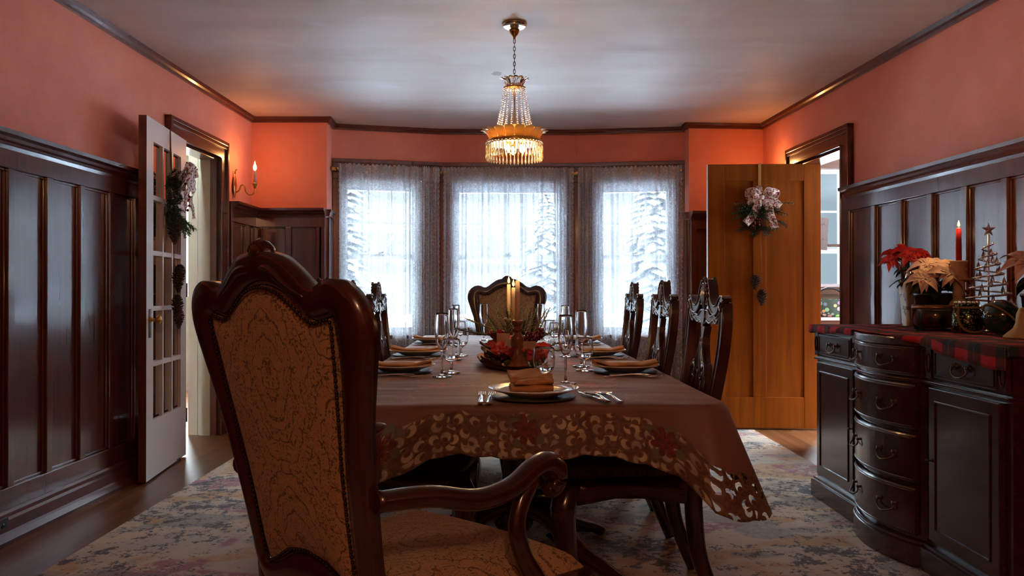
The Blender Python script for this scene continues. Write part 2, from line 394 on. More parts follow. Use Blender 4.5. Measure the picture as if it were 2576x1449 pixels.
# ------------------------------------------------------------------ mesh helpers
class MB:
    def __init__(s, M=None): s.v, s.f, s.uv, s.sm = [], [], {}, []; s.M = M or Matrix(); s.attr = None
    def pv(s, p): s.v.append(s.M @ Vector(p)); return len(s.v) - 1
    def face(s, idx, uv=None, smooth=False):
        if uv: s.uv[len(s.f)] = uv
        s.f.append(tuple(idx)); s.sm.append(smooth)
    def box(s, x0, x1, y0, y1, z0, z1):
        i = len(s.v)
        for z in (z0, z1):
            for x, y in ((x0, y0), (x1, y0), (x1, y1), (x0, y1)): s.pv((x, y, z))
        for q in ((3, 2, 1, 0), (4, 5, 6, 7), (0, 1, 5, 4), (1, 2, 6, 5), (2, 3, 7, 6), (3, 0, 4, 7)): s.face([i + k for k in q])
        return s
    def prism(s, pts, f0, f1, smooth=False):
        """pts 2d; f0/f1 map (a,b)->3d for the two ends"""
        i = len(s.v); n = len(pts)
        for p in pts: s.pv(f0(*p))
        for p in pts: s.pv(f1(*p))
        s.face([i + k for k in range(n)][::-1]); s.face([i + n + k for k in range(n)])
        for k in range(n): s.face([i + k, i + (k + 1) % n, i + n + (k + 1) % n, i + n + k], None, smooth)
        return s
    def grid(s, fn, nu, nv, closed_u=False, smooth=True, uvf=None):
        i = len(s.v); cu = nu if closed_u else nu + 1
        for b in range(nv + 1):
            for a in range(cu): s.pv(fn(a / nu, b / nv))
        for b in range(nv):
            for a in range(nu):
                a1 = (a + 1) % cu
                q = [i + b * cu + a, i + b * cu + a1, i + (b + 1) * cu + a1, i + (b + 1) * cu + a]
                uv = [uvf(a / nu, b / nv), uvf((a + 1) / nu, b / nv), uvf((a + 1) / nu, (b + 1) / nv), uvf(a / nu, (b + 1) / nv)] if uvf else None
                s.face(q, uv, smooth)
        return s
    def lathe(s, prof, c=(0, 0, 0), seg=20, axis='z'):
        c = Vector(c)
        i = len(s.v); n = len(prof)
        for r, h in prof:
            for k in range(seg):
                a = 2 * PI * k / seg
                p = {'z': (r * math.cos(a), r * math.sin(a), h), 'y': (r * math.cos(a), h, -r * math.sin(a)), 'x': (h, r * math.cos(a), r * math.sin(a))}[axis]
                s.pv(c + Vector(p))
        for j in range(n - 1):
            for k in range(seg):
                k1 = (k + 1) % seg
                s.face([i + j * seg + k, i + j * seg + k1, i + (j + 1) * seg + k1, i + (j + 1) * seg + k], None, True)
        if prof[0][0] > 1e-5: s.face([i + k for k in range(seg)][::-1])
        if prof[-1][0] > 1e-5: s.face([i + (n - 1) * seg + k for k in range(seg)])
        return s
    def tube(s, pts, r, seg=8, flat=1., up=None, cap=True):
        """round (or flat*r wide) tube along points; r scalar or list"""
        pts = [Vector(p) for p in pts]; n = len(pts)
        rs = r if isinstance(r, (list, tuple)) else [r] * n
        fl = flat if isinstance(flat, (list, tuple)) else [flat] * n
        i = len(s.v); prev = None
        for k in range(n):
            d = (pts[min(k + 1, n - 1)] - pts[max(k - 1, 0)])
            d = d.normalized() if d.length > 1e-9 else Vector((0, 0, 1))
            if up is not None: a = Vector(up) - d * d.dot(Vector(up))
            elif prev is not None: a = prev - d * d.dot(prev)
            else:
                a = Vector((0, 0, 1)) if abs(d.z) < .9 else Vector((1, 0, 0)); a = a - d * d.dot(a)
            if a.length < 1e-6: a = d.orthogonal()
            a.normalize(); prev = a; b = d.cross(a)
            for q in range(seg):
                t = 2 * PI * q / seg + PI / seg
                s.pv(pts[k] + a * (rs[k] * math.cos(t)) + b * (rs[k] * fl[k] * math.sin(t)))
        for k in range(n - 1):
            for q in range(seg):
                q1 = (q + 1) % seg
                s.face([i + k * seg + q, i + k * seg + q1, i + (k + 1) * seg + q1, i + (k + 1) * seg + q], None, True)
        if cap:
            s.face([i + q for q in range(seg)][::-1]); s.face([i + (n - 1) * seg + q for q in range(seg)])
        return s
    def ball(s, c, r, seg=10, sq=(1, 1, 1), rings=None):
        rings = rings or max(4, seg // 2 + 1); c = Vector(c); i = len(s.v)
        s.pv(c + Vector((0, 0, -r * sq[2])))
        for j in range(1, rings):
            t = PI * j / rings
            for k in range(seg):
                a = 2 * PI * k / seg
                s.pv(c + Vector((r * sq[0] * math.sin(t) * math.cos(a), r * sq[1] * math.sin(t) * math.sin(a), -r * sq[2] * math.cos(t))))
        e = s.pv(c + Vector((0, 0, r * sq[2])))
        for k in range(seg):
            k1 = (k + 1) % seg
            s.face([i, i + 1 + k1, i + 1 + k], None, True)
            for j in range(rings - 2):
                o = i + 1 + j * seg; s.face([o + k, o + k1, o + seg + k1, o + seg + k], None, True)
            o = i + 1 + (rings - 2) * seg; s.face([o + k, o + k1, e], None, True)
        return s
    def build(s, name, mat, parent=None, bevel=0, kind=None, label=None):
        if name == 'leg':
            for v_ in s.v: v_.z = max(v_.z, .002)
        me = bpy.data.meshes.new(name); me.from_pydata([tuple(v) for v in s.v], [], s.f)
        me.polygons.foreach_set('use_smooth', s.sm)
        if s.uv:
            l = me.uv_layers.new(name='UVMap')
            for p in me.polygons:
                u = s.uv.get(p.index)
                if u:
                    for k, li in enumerate(p.loop_indices): l.data[li].uv = u[k]
        if s.attr:
            at = me.attributes.new('open', 'FLOAT', 'POINT'); at.data.foreach_set('value', s.attr)
        me.materials.append(mat); me.validate(); me.update()
        o = bpy.data.objects.new(name, me); C.objects.link(o)
        if parent is not None: o.parent = parent
        if bevel:
            b = o.modifiers.new('bevel', 'BEVEL'); b.width = bevel; b.segments = 2; b.limit_method = 'ANGLE'; b.angle_limit = R(50)
        if kind: o['kind'] = kind
        if label: o['label'] = label
        return o

def thing(name, loc=(0, 0, 0), rz=0, label=None, cat=None, group=None, kind=None, scale=1):
    o = bpy.data.objects.new(name, None); C.objects.link(o); o.location = loc; o.rotation_euler = (0, 0, rz)
    o.empty_display_size = .05; o.scale = (scale,) * 3
    return tag(o, label, cat, group, kind)
def tag(o, label=None, cat=None, group=None, kind=None):
    if label: o['label'] = label
    if cat: o['category'] = cat
    if group: o['group'] = group
    if kind: o['kind'] = kind
    return o
KIDS = {}
def dup(root, loc, rz=None, label=None, group=None, scale=None):
    r = root.copy(); C.objects.link(r); r.location = loc
    if rz is not None: r.rotation_euler = (0, 0, rz)
    if scale: r.scale = (scale,) * 3
    if label: r['label'] = label
    if group: r['group'] = group
    for ch in list(root.children):
        c = ch.copy(); C.objects.link(c); c.parent = r
        for g in list(ch.children):
            d = g.copy(); C.objects.link(d); d.parent = c
    return r
def catmull(P, n=6):
    P = [Vector(p) for p in P]; out = []
    for i in range(len(P) - 1):
        a, b, c, d = P[max(i - 1, 0)], P[i], P[i + 1], P[min(i + 2, len(P) - 1)]
        for k in range(n):
            t = k / n
            out.append(.5 * ((2 * b) + (c - a) * t + (2 * a - 5 * b + 4 * c - d) * t * t + (3 * b - 3 * c + d - a) * t ** 3))
    return out + [P[-1]]
def interp(pts, x):
    for (a, ya), (b, yb) in zip(pts, pts[1:]):
        if x <= b: return ya + (yb - ya) * max(0, (x - a)) / (b - a)
    return pts[-1][1]
# ------------------------------------------------------------------ the room
CZ = 2.50
A_, B_, C_, D_, E_, F_, G_, H_, I_, J_ = [Vector((x, y, 0)) for x, y in (
    (-2.2769, -1.5), (-2.16, 6.62), (-1.535, 6.62), (-1.55, 6.89), (-.631, 7.13), (.566, 7.16), (1.516, 7.02), (1.517, 6.85), (2.17, 6.90), (2.6236, -1.5))]
def frame(p, q):
    s = (q - p).normalized(); t = Vector((s.y, -s.x, 0))
    return Matrix(((s.x, t.x, 0, p.x), (s.y, t.y, 0, p.y), (0, 0, 1, 0), (0, 0, 0, 1))), (q - p).length
TN = [0]
def trim(mb, mat, bevel=0):
    TN[0] += 1
    return mb.build('trim_%d' % TN[0], mat, None, bevel, 'structure')

# outline floor / ceiling
mb = MB(); mb.box(-4.7, 5.3, -3.2, 7.3, -.12, 0); mb.box(-4.7, -2.28, 7.3, 8.6, -.12, 0); mb.box(2.2, 5.3, 7.3, 8.2, -.12, 0); mb.build('floor', FLOOR, kind='structure')
def poly_slab(pts, z0, z1):
    mb = MB(); mb.prism([(p[0], p[1]) for p in pts], lambda a, b: (a, b, z0), lambda a, b: (a, b, z1)); return mb
poly_slab([(-2.30, -1.6), (-2.19, 6.65), (-1.56, 6.65), (-1.58, 6.92), (-.65, 7.17), (.58, 7.2), (1.55, 7.06), (1.55, 6.88), (2.2, 6.94), (2.65, -1.6)][::-1], CZ, CZ + .1).build('ceiling', CEIL, kind='structure')

ZO = 2.04                         # door opening height
ML, LL = frame(A_, B_)
mb = MB(ML)
mb.box(0, 6.64, -.12, 0, 0, CZ); mb.box(7.38, LL + .12, -.12, 0, 0, CZ); mb.box(6.64, 7.38, -.12, 0, ZO, CZ)
mb.build('wall_left', WALL, kind='structure')
MR, LR = frame(I_, J_)
dO0, dO1 = .72, 1.495             # opening of the right wall, measured from the far corner
mb = MB(MR)
mb.box(-.12, dO0, -.16, 0, 0, CZ); mb.box(dO1, LR, -.16, 0, 0, CZ); mb.box(dO0, dO1, -.16, 0, ZO, CZ)
mb.build('wall_right', WALL, kind='structure')
def flat(p, q, name):
    M, L = frame(p, q); m_ = MB(M); m_.box(0, L, -.12, 0, 0, CZ); m_.build(name, WALL, kind='structure'); return M, L
MBL, LBL = flat(B_, C_, 'wall_far_left'); MHR, LHR = flat(H_, I_, 'wall_far_right')
mb = MB(); 
for p, q in ((C_, D_), (G_, H_)):
    M, L = frame(p, q); k = MB(M); k.box(0, L, -.05, 0, 0, CZ); k.build('wall_bay_left' if p is C_ else 'wall_bay_right', WALL, kind='structure')
# rear of the room with a wide cased opening to a bright hall
mb = MB(); mb.box(-2.3, -.6, -1.62, -1.5, 0, CZ); mb.box(.6, 2.65, -1.62, -1.5, 0, CZ); mb.box(-.6, .6, -1.62, -1.5, 2.1, CZ)
mb.build('wall_rear', WALL, kind='structure')

# bay: three walls, each with a window
BAY = [(D_, E_, .12, .71, .695, 3), (E_, F_, .145, 1.05, .76, 4), (F_, G_, .235, .82, .695, 3)]
for n, (p, q, a, b, zb, cols) in enumerate(BAY):
    M, L = frame(p, q); a -= .06; b += .06; zt = 2.00
    mb = MB(M); mb.box(0, L, -.14, 0, 0, zb - .02); mb.box(0, L, -.14, 0, zt + .03, CZ); mb.box(0, a - .03, -.14, 0, zb - .02, zt + .03); mb.box(b + .03, L, -.14, 0, zb - .02, zt + .03)
    mb.build('wall_bay_front' if n == 1 else ('wall_bay_front_left' if n == 0 else 'wall_bay_front_right'), WALL, kind='structure')
    # dark casing
    mb = MB(M)
    mb.box(0, a, 0, .03, .1, zt + .03); mb.box(b, L, 0, .03, .1, zt + .03); mb.box(0, L, 0, .035, zt + .03, 2.185); mb.box(0, L, 0, .055, 2.165, 2.20)
    mb.box(a, b, 0, .02, .1, zb - .05); mb.box(0, L, 0, .075, zb - .05, zb - .02)
    trim(mb, DW, .004)
    # sashes
    wn = thing('window_%d' % (n + 1), (0, 0, 0), kind='structure')
    fr = MB(M); fw = .055
    fr.box(a, a + fw, -.13, .0, zb - .02, zt + .03); fr.box(b - fw, b, -.13, .0, zb - .02, zt + .03); fr.box(a, b, -.13, 0, zt - .02, zt + .03); fr.box(a, b, -.13, 0, zb - .02, zb + .0)
    fr.build('window_frame', SASH, wn)
    for nm, z0, z1, t0, grid_ in (('upper_sash', 1.34, zt - .02, -.10, True), ('lower_sash', zb, 1.37, -.06, False)):
        g = MB(M); w_ = .04
        x0, x1 = a + fw, b - fw
        g.box(x0, x0 + .02, t0, t0 + .035, z0, z1); g.box(x1 - .02, x1, t0, t0 + .035, z0, z1)
        g.box(x0, x1, t0, t0 + .035, z0, z0 + .045); g.box(x0, x1, t0, t0 + .035, z1 - .035, z1)
        if grid_:
            for k in range(1, cols):
                xx = x0 + (x1 - x0) * k / cols; g.box(xx - .009, xx + .009, t0 + .005, t0 + .03, z0, z1)
            zz = (z0 + z1) / 2 - .0; g.box(x0, x1, t0 + .005, t0 + .03, zz - .009, zz + .009)
        so = g.build(nm, SASH, wn)
        pn = MB(M); pn.box(x0, x1, t0 + .015, t0 + .019, z0, z1); pn.build('pane', PANE, so)
        if not grid_:
            lk = MB(M); xm = (x0 + x1) / 2; lk.box(xm - .03, xm + .03, t0 + .0, t0 + .05, z1, z1 + .012); lk.tube([M.inverted() @ (M @ Vector((xm - .02, t0 + .03, z1 + .02))), Vector((xm + .025, t0 + .03, z1 + .03))], .008, 6); lk.build('sash_lock', DBRASS, so)
    c = M @ Vector(((a + b) / 2, -.16, (zb + zt) / 2)); s = M.to_3x3() @ Vector((1, 0, 0)); rz = math.atan2(s.y, s.x)
    portal('daylight_portal', c, R(-90), rz, b - a, zt - zb)

# crown moulding along every wall
CR = [(-.01, 2.455), (.018, 2.455), (.020, 2.468), (.032, 2.478), (.040, 2.50), (-.01, 2.50)]
ring = [A_, B_, C_, D_, E_, F_, G_, H_, I_, J_]
def sweep(pts, prof, closed=False):
    """profile (t inward, z) mitred along pts"""
    mb = MB(); n = len(pts); secs = []
    for k, p in enumerate(pts):
        d0 = (p - pts[k - 1]).normalized() if k > 0 else (pts[1] - p).normalized()
        d1 = (pts[k + 1] - p).normalized() if k < n - 1 else d0
        n0 = Vector((d0.y, -d0.x, 0)); n1 = Vector((d1.y, -d1.x, 0)); nn = (n0 + n1); nn = nn / max(.3, nn.length_squared / 2)
        secs.append([mb.pv(p + nn * t + Vector((0, 0, z))) for t, z in prof])
    for a, b in zip(secs, secs[1:]):
        for k in range(len(prof)):
            k1 = (k + 1) % len(prof); mb.face([a[k], a[k1], b[k1], b[k]])
    mb.face(secs[0][::-1]); mb.face(secs[-1]); return mb
trim(sweep(ring, CR), DWX)
# wainscot
CAP = [(0, 1.665), (.066, 1.665), (.072, 1.675), (.082, 1.682), (.090, 1.695), (.112, 1.703), (.114, 1.722), (0, 1.722)]
CAPL = [(0, 1.645), (.058, 1.645), (.066, 1.668), (.0, 1.668)]
BASE = [(0, 0), (.112, 0), (.115, .02), (.095, .04), (.090, .05), (.088, .095), (.078, .105), (.076, .120), (.070, .132), (0, .132)]
def on(M, s): return M @ Vector((s, 0, 0))
def wainscot(M, s0, s1, edges, side, frame_t=.060, left_end=True):
    p, q = on(M, s0), on(M, s1)
    trim(sweep([p, q], [(a, z + .015) for a, z in CAP]), DWY if side in ('left', 'right') else DWX)
    trim(sweep([p, q], [(a, z + .015) for a, z in CAPL]), DWY if side in ('left', 'right') else DWX)
    mb = MB(M)
    mb.box(s0, s1, 0, .036, .1, 1.67)
    mb.box(s0, s1, .03, frame_t, 1.585, 1.665)
    mb.box(s0, s1, .03, frame_t, .10, .222)
    for e in edges: mb.box(e, e + .046, .03, frame_t, .222, 1.585)
    for a, b in zip(edges, edges[1:]):   # small bead inside every panel
        a += .046
        mb.box(a, b, .036, .044, 1.573, 1.585); mb.box(a, b, .036, .044, .222, .234); mb.box(b - .008, b, .036, .046, .234, 1.573); mb.box(a, a + .008, .036, .046, .234, 1.573)
    trim(mb, DW, .003)
    sweep([p, q], BASE).build('baseboard_' + side, BASEW, None, 0, 'structure')
e0 = 3.406 + 1.5
wainscot(ML, 0, 6.50, [e0 + .278 * k for k in range(-17, 6)] + [6.45], 'left')
wainscot(ML, 7.52, LL, [7.52, 7.83, LL - .05], 'left_corner')
wainscot(MBL, 0.0, LBL, [0.06, .30, .55, LBL - .05], 'far_left')
wainscot(MHR, 0, LHR, [0, .22, .5, LHR - .06], 'far_right')
wainscot(MR, 0, .56, [.06, .3, .51], 'right_corner')
wainscot(MR, 1.635, LR, [1.635] + [(6.9 - 4.892 + .302 * k) - .046 for k in range(0, 22)], 'right')
# cap returns at the bay corners
for p, q in ((C_, D_), (G_, H_)):
    M, L = frame(p, q)
    trim(sweep([on(M, 0), on(M, L)], [(a * .3, z + .015) for a, z in CAP]), DWX)
    mb = MB(M); mb.box(0, L, 0, .02, 0, 1.67); trim(mb, DW)

# door casings
def casing(M, s0, s1, w_, top, t=.028):
    mb = MB(M)
    for a, b in ((s0 - w_, s0), (s1, s1 + w_)):
        mb.box(a, b, 0, t, 0, top + .02)
        o = a if a < s0 else b
        oo = (o, o + .028) if a < s0 else (o - .028, o)
        mb.box(min(oo), max(oo), 0, t + .018, 0, top + .13)
        i_ = (b - .016, b) if a < s0 else (a, a + .016)
        mb.box(i_[0], i_[1], 0, t + .008, 0, top)
    mb.box(s0 - w_ + .028, s1 + w_ - .028, 0, t, top, top + .10)
    mb.box(s0, s1, 0, t + .008, top, top + .016)
    mb.box(s0 - w_, s1 + w_, 0, t + .018, top + .10, top + .13)
    mb.box(s0 - w_ + .02, s1 + w_ - .02, 0, t + .012, top + .075, top + .10)
    trim(mb, DWY, .004)
casing(ML, 6.64, 7.38, .125, ZO)
casing(MR, dO0, dO1, .135, ZO)
# jambs
mb = MB(ML); mb.box(7.365, 7.38, -.045, 0, 0, ZO); mb.box(6.64, 6.655, -.12, 0, 0, ZO); mb.box(6.64, 7.38, -.12, 0, ZO - .015, ZO); trim(mb, DW)
mb = MB(MR); mb.box(dO0, dO0 + .015, -.16, 0, 0, ZO); mb.box(dO1 - .015, dO1, -.16, 0, 0, ZO); mb.box(dO0, dO1, -.16, 0, ZO - .015, ZO); trim(mb, DW)

# ------------------------------------------------------------------ the hall beyond the left door
mb = MB(ML); mb.box(7.363, 7.38, -.125, -.0455, 0, ZO - .015); trim(mb, CREAM)
mb = MB(); mb.box(-2.386, -2.28, 5.89, 6.05, 0, 2.5); mb.build('wall_hall_end', CREAM, kind='structure')
mb = MB(); mb.box(-2.325, -2.315, 5.882, 5.89, 0, 2.06); trim(mb, CREAM)
mb = MB(); mb.box(-4.6, -2.36, 3.5, 8.6, 2.5, 2.58); mb.build('ceiling_hall', simple('hall_ceiling_paint', (.75, .75, .74), .6), kind='structure')
mb = MB(); mb.box(-4.7, -4.6, 3.5, 8.6, 0, 2.58); mb.box(-4.6, -2.4, 3.42, 3.5, 0, 2.58); mb.build('wall_hall_side', CREAM, kind='structure')
# sunroom window band at the hall's far end
mb = MB(); mb.box(-4.6, -2.3, 8.5, 8.6, 0, 1.0); mb.box(-4.6, -2.3, 8.5, 8.6, 2.0, 2.58); mb.box(-4.6, -3.7, 8.5, 8.6, 1.0, 2.0)
for x in (-4.6, -2.45): mb.box(x, x + .1, 8.5, 8.6, .5, 2.35)
mb.box(-2.36, -2.28, 6.76, 8.6, 0, 2.58)
mb.build('wall_hall_far', CREAM, kind='structure')
portal('hall_daylight_portal', (-3.08, 8.55, 1.5), R(-90), 0, 1.3, 1.0)

# ------------------------------------------------------------------ the kitchen beyond the right door
mb = MB(); mb.box(2.30, 5.2, 3.2, 8.2, 2.5, 2.58); mb.build('ceiling_kitchen', simple('kitchen_ceiling_paint', (.75, .76, .78), .4), kind='structure')
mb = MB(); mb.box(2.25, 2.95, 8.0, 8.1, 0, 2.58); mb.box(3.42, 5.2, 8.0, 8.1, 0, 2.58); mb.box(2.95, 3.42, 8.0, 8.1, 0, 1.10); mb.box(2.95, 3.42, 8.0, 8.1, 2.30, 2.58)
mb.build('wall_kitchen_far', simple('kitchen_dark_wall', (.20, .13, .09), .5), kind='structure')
mb = MB(); mb.box(5.2, 5.3, 3.2, 8.1, 0, 1.0); mb.box(5.2, 5.3, 3.2, 8.1, 2.2, 2.58); mb.box(5.2, 5.3, 3.2, 4.2, 1, 2.2); mb.box(5.2, 5.3, 6.6, 8.1, 1, 2.2); mb.box(2.6, 5.3, 3.1, 3.2, 0, 2.58); mb.box(2.2, 2.25, 7.0, 8.0, 0, 2.58)
mb.build('wall_kitchen_side', simple('kitchen_side_wall', (.55, .5, .42), .6), kind='structure')
portal('kitchen_daylight_portal', (5.25, 5.4, 1.6), R(-90), R(-90), 2.4, 1.2)
wn = thing('window_4', (0, 0, 0), kind='structure')
mb = MB(); mb.box(2.9, 3.47, 7.95, 8.02, 2.28, 2.36); mb.box(2.9, 2.95, 7.95, 8.02, 1.1, 2.3); mb.box(3.42, 3.47, 7.95, 8.02, 1.1, 2.3); mb.box(2.86, 3.5, 7.9, 8.02, 1.03, 1.1); mb.build('window_frame', BOARDW, wn)
mb = MB(); mb.box(2.95, 3.42, 8.02, 8.05, 2.24, 2.29); mb.box(2.95, 3.42, 8.02, 8.05, 1.44, 1.49); mb.box(2.95, 3.42, 8.02, 8.05, 1.85, 1.865); mb.box(2.95, 3.42, 8.02, 8.05, 1.1, 1.13); mb.build('sash', SASH, wn)
mb = MB(); mb.box(2.95, 3.42, 8.0, 8.04, 1.50, 1.53); mb.build('sash_rail', BOARDW, wn)
mb = MB(); mb.box(2.95, 3.42, 8.06, 8.065, 1.1, 2.3); mb.build('pane', PANE, wn)

# ------------------------------------------------------------------ the french door, folded back against the left wall
fd = thing('door_1', (-2.092, 5.13, 0), 0, kind='structure')
ang = math.atan2(4.378 - 5.13, -2.003 + 2.092)
L = math.hypot(.089, .752)
cs, sn = math.cos(ang), math.sin(ang)
MD = Matrix(((cs, sn, 0, 0), (sn, -cs, 0, 0), (0, 0, 1, 0), (0, 0, 0, 1)))  # s from the hinge to the latch edge, t away from the room
# t axis must point to -x (the wall)
if (MD @ Vector((0, 1, 0))).x > 0: MD = Matrix(((cs, -sn, 0, 0), (sn, cs, 0, 0), (0, 0, 1, 0), (0, 0, 0, 1)))
zb_, zt_ = .012, 2.025
st_, tr1, br1 = .115, 1.90, .335
rows = 5; cols = 3
def door_lattice(t0, t1):
    d = MB(MD)
    d.box(0, st_, t0, t1, zb_, zt_); d.box(L - st_, L, t0, t1, zb_, zt_); d.box(st_, L - st_, t0, t1, tr1, zt_); d.box(st_, L - st_, t0, t1, zb_, br1)
    for k in range(1, cols):
        x = st_ + (L - 2 * st_) * k / cols; d.box(x - .012, x + .012, t0, t1, br1, tr1)
    for k in range(1, rows):
        z = br1 + (tr1 - br1) * k / rows; d.box(st_, L - st_, t0 + .001, t1 - .001, z - .013, z + .013)
    return d
door_lattice(0, .020).build('white_face', WHITE, fd)
door_lattice(.0205, .042).build('dark_face', DW, fd)
d = MB(MD); d.box(L, L + .002, -.0, .042, zb_, zt_); d.build('latch_edge', DW, fd)
for r_ in range(rows):
    for c_ in range(cols):
        x0 = st_ + (L - 2 * st_) * c_ / cols + .010; x1 = st_ + (L - 2 * st_) * (c_ + 1) / cols - .010
        z0 = br1 + (tr1 - br1) * r_ / rows + .012; z1 = br1 + (tr1 - br1) * (r_ + 1) / rows - .012
        d = MB(MD); d.box(x0, x1, .019, .022, z0, z1); d.build('pane', PANE, fd)
d = MB(MD); x = L - .055; d.lathe([(.0, 0), (.020, 0), (.020, -.006), (.010, -.012), (.008, -.03), (.020, -.036), (.027, -.048), (.024, -.06), (.0, -.066)][::-1], (x, 0, .90), 14, 'y'); d.build('door_knob', BRASS, fd)
d = MB(MD); d.box(x - .018, x + .018, -.004, 0, .80, .96); d.build('escutcheon', DBRASS, fd, .002)
for z in (.22, 1.02, 1.80):
    d = MB(MD); d.tube([(-.006, .0, z), (-.006, .0, z + .09)], .007, 8); d.build('hinge', DBRASS, fd)

# ------------------------------------------------------------------ the two panel swing door
sd = thing('door_2', (0, 0, 0), 0, kind='structure')
P0, P1 = Vector((2.352, 6.10, 0)), Vector((1.502, 6.14, 0))
MS, LS = frame(P1, P0)          # s from the free edge to the pivot, t toward the camera
z0_, z1_ = .012, 2.03
mb = MB(MS); t0, t1 = -.022, .022
sw = .128
mb.box(0, sw, t0, t1, z0_, z1_); mb.box(LS - sw, LS, t0, t1, z0_, z1_)
mb.box(sw, LS - sw, t0, t1, z1_ - .13, z1_); mb.box(sw, LS - sw, t0, t1, z0_, .25)
mid = LS / 2 - .035
mb.box(mid - .05, mid + .05, t0, t1, .25, z1_ - .13)
mb.build('door_frame', OAK, sd, .003)
for x0, x1 in ((sw, mid - .05), (mid + .05, LS - sw)):
    for a, b in ((.25, z1_ - .13),):
        p_ = MB(MS); p_.box(x0, x1, -.010, .010, a, b); p_.build('panel', OAK, sd)
d = MB(MS); d.box(-.002, 0.0, -.022, .022, z0_, z1_); d.build('edge_strip', SASH, sd)

# rug
rg = MB(); rg.box(-1.75, 1.83, .75, 6.05, .001, .012); tag(rg.build('area_rug', RUG), 'distressed pastel area rug with faded medallions under the dining table', 'rug')
mb = MB(); mb.box(2.30, 3.4, 5.2, 5.9, .001, .012); tag(mb.build('kitchen_mat', simple('pink_mat', (.30, .18, .13), .9)), 'small pinkish mat on the floor beyond the wooden swing door', 'mat')

# the hall behind the camera, and an unseen lamp added for warm fill on the near chair
mb = MB(); mb.box(-2.3, 2.65, -3.2, -3.1, 0, CZ); mb.box(-2.4, -2.3, -3.2, -1.5, 0, CZ); mb.box(2.65, 2.75, -3.2, -1.5, 0, CZ); mb.box(-2.4, 2.75, -3.2, -1.6, CZ, CZ + .1)
mb.build('wall_rear_hall', CREAM, kind='structure')
def rear_fill_lamp(loc, e, label):
    t = thing('rear_fill_lamp', loc, 0, label, 'fill lamp')
    m_ = MB(); m_.lathe([(0, 0), (.09, 0), (.09, -.015), (.07, -.02), (0, -.02)][::-1], seg=24); m_.build('ceiling_plate', BRASS, t)
    m_ = MB(); m_.lathe([(0, -.10), (.05, -.093), (.085, -.07), (.095, -.045), (.085, -.02)], seg=24); m_.build('glass_shade', emit('fill_lamp_glass', (1, .62, .34), 1.5), t)
    l = bpy.data.lights.new('rear_fill_light', 'POINT'); l.energy = e; l.color = (1, .60, .34); l.shadow_soft_size = .09
    o = bpy.data.objects.new('rear_fill_light', l); C.objects.link(o); o.parent = t; o.location = (0, 0, -.20)
rear_fill_lamp((.2, -1.0, CZ), 11, 'round fill lamp added out of view behind the camera')

# outlet low on the left baseboard, switches on the right wall
o = thing('wall_outlet', ML @ Vector((3.31 + 1.5, .089, .075)), math.atan2(ML[1][0], ML[0][0]), 'black double wall outlet set low in the left baseboard', 'outlet')
mb = MB(); mb.box(-.058, .058, 0, .006, -.036, .036); mb.build('cover_plate', OUTLETM, o, .002)
for x in (-.025, .025):
    mb = MB(); mb.lathe([(0, .0), (.017, .0), (.016, .009), (0, .009)], (x, 0, 0), 14, 'y'); r_ = mb.build('receptacle', BLACK, o)
o = thing('light_switch', MR @ Vector((6.9 - 5.12, .036, 1.165)), math.atan2(MR[1][0], MR[0][0]), 'double light switch in a wooden block beside the right doorway', 'switch')
mb = MB(); mb.box(-.085, .085, 0, .030, -.125, .125); mb.build('mounting_block', DW, o, .004)
mb = MB(); mb.box(-.058, .058, .030, .035, -.058, .058); mb.build('switch_plate', PLASTIC, o, .002)
for x in (-.023, .023):
    mb = MB(); mb.box(x - .006, x + .006, .035, .050, -.004, .012); mb.build('toggle', BLACK, o)

# ------------------------------------------------------------------ curtains
random.seed(4)
def curtain(M, s0, s1, label, dens, z0=.07, z1=2.145, t=.105):
    W_ = s1 - s0; full = W_ * 1.7
    k0 = random.random() * 9
    fr = [(random.uniform(9, 12), random.random() * 6, .75), (random.uniform(17, 24), random.random() * 6, .55), (random.uniform(31, 38), random.random() * 6, .22)]
    def gather(u):  # cloth coordinate -> place along the rod: bunched where dens says
        return interp(dens, u)
    def fn(u, v):
        g = gather(u); x = s0 + W_ * g
        z = z0 + (z1 - z0) * v
        amp = .026 * interp([(0, 1), (.9, .8), (.965, .25), (.985, .2), (1, .6)], v)
        a = sum(w_ * math.sin(u * full / .19 * f_ * .55 + p_ + .3 * math.sin(3 * v + p_)) for f_, p_, w_ in fr)
        edge = .004 * math.sin(z * 140) if (u < .01 or u > .99) else 0
        zz = z + (.008 * math.sin(u * full * 150) * (v > .985)) + (.006 * math.sin(u * full * 90) * (v < .01))
        return (x + edge + .004 * math.cos(a * 7), t + (.014 if v > .955 else 0) + amp * a * (1 + .3 * (1 - v)), zz)
    mb = MB(M); mb.grid(fn, int(full * 130), 90, uvf=lambda u, v: (u * full, z0 + (z1 - z0) * v))
    o = mb.build('lace_curtain', LACE)
    tag(o, label, 'curtain', 'lace curtains across the bay window')
    return o
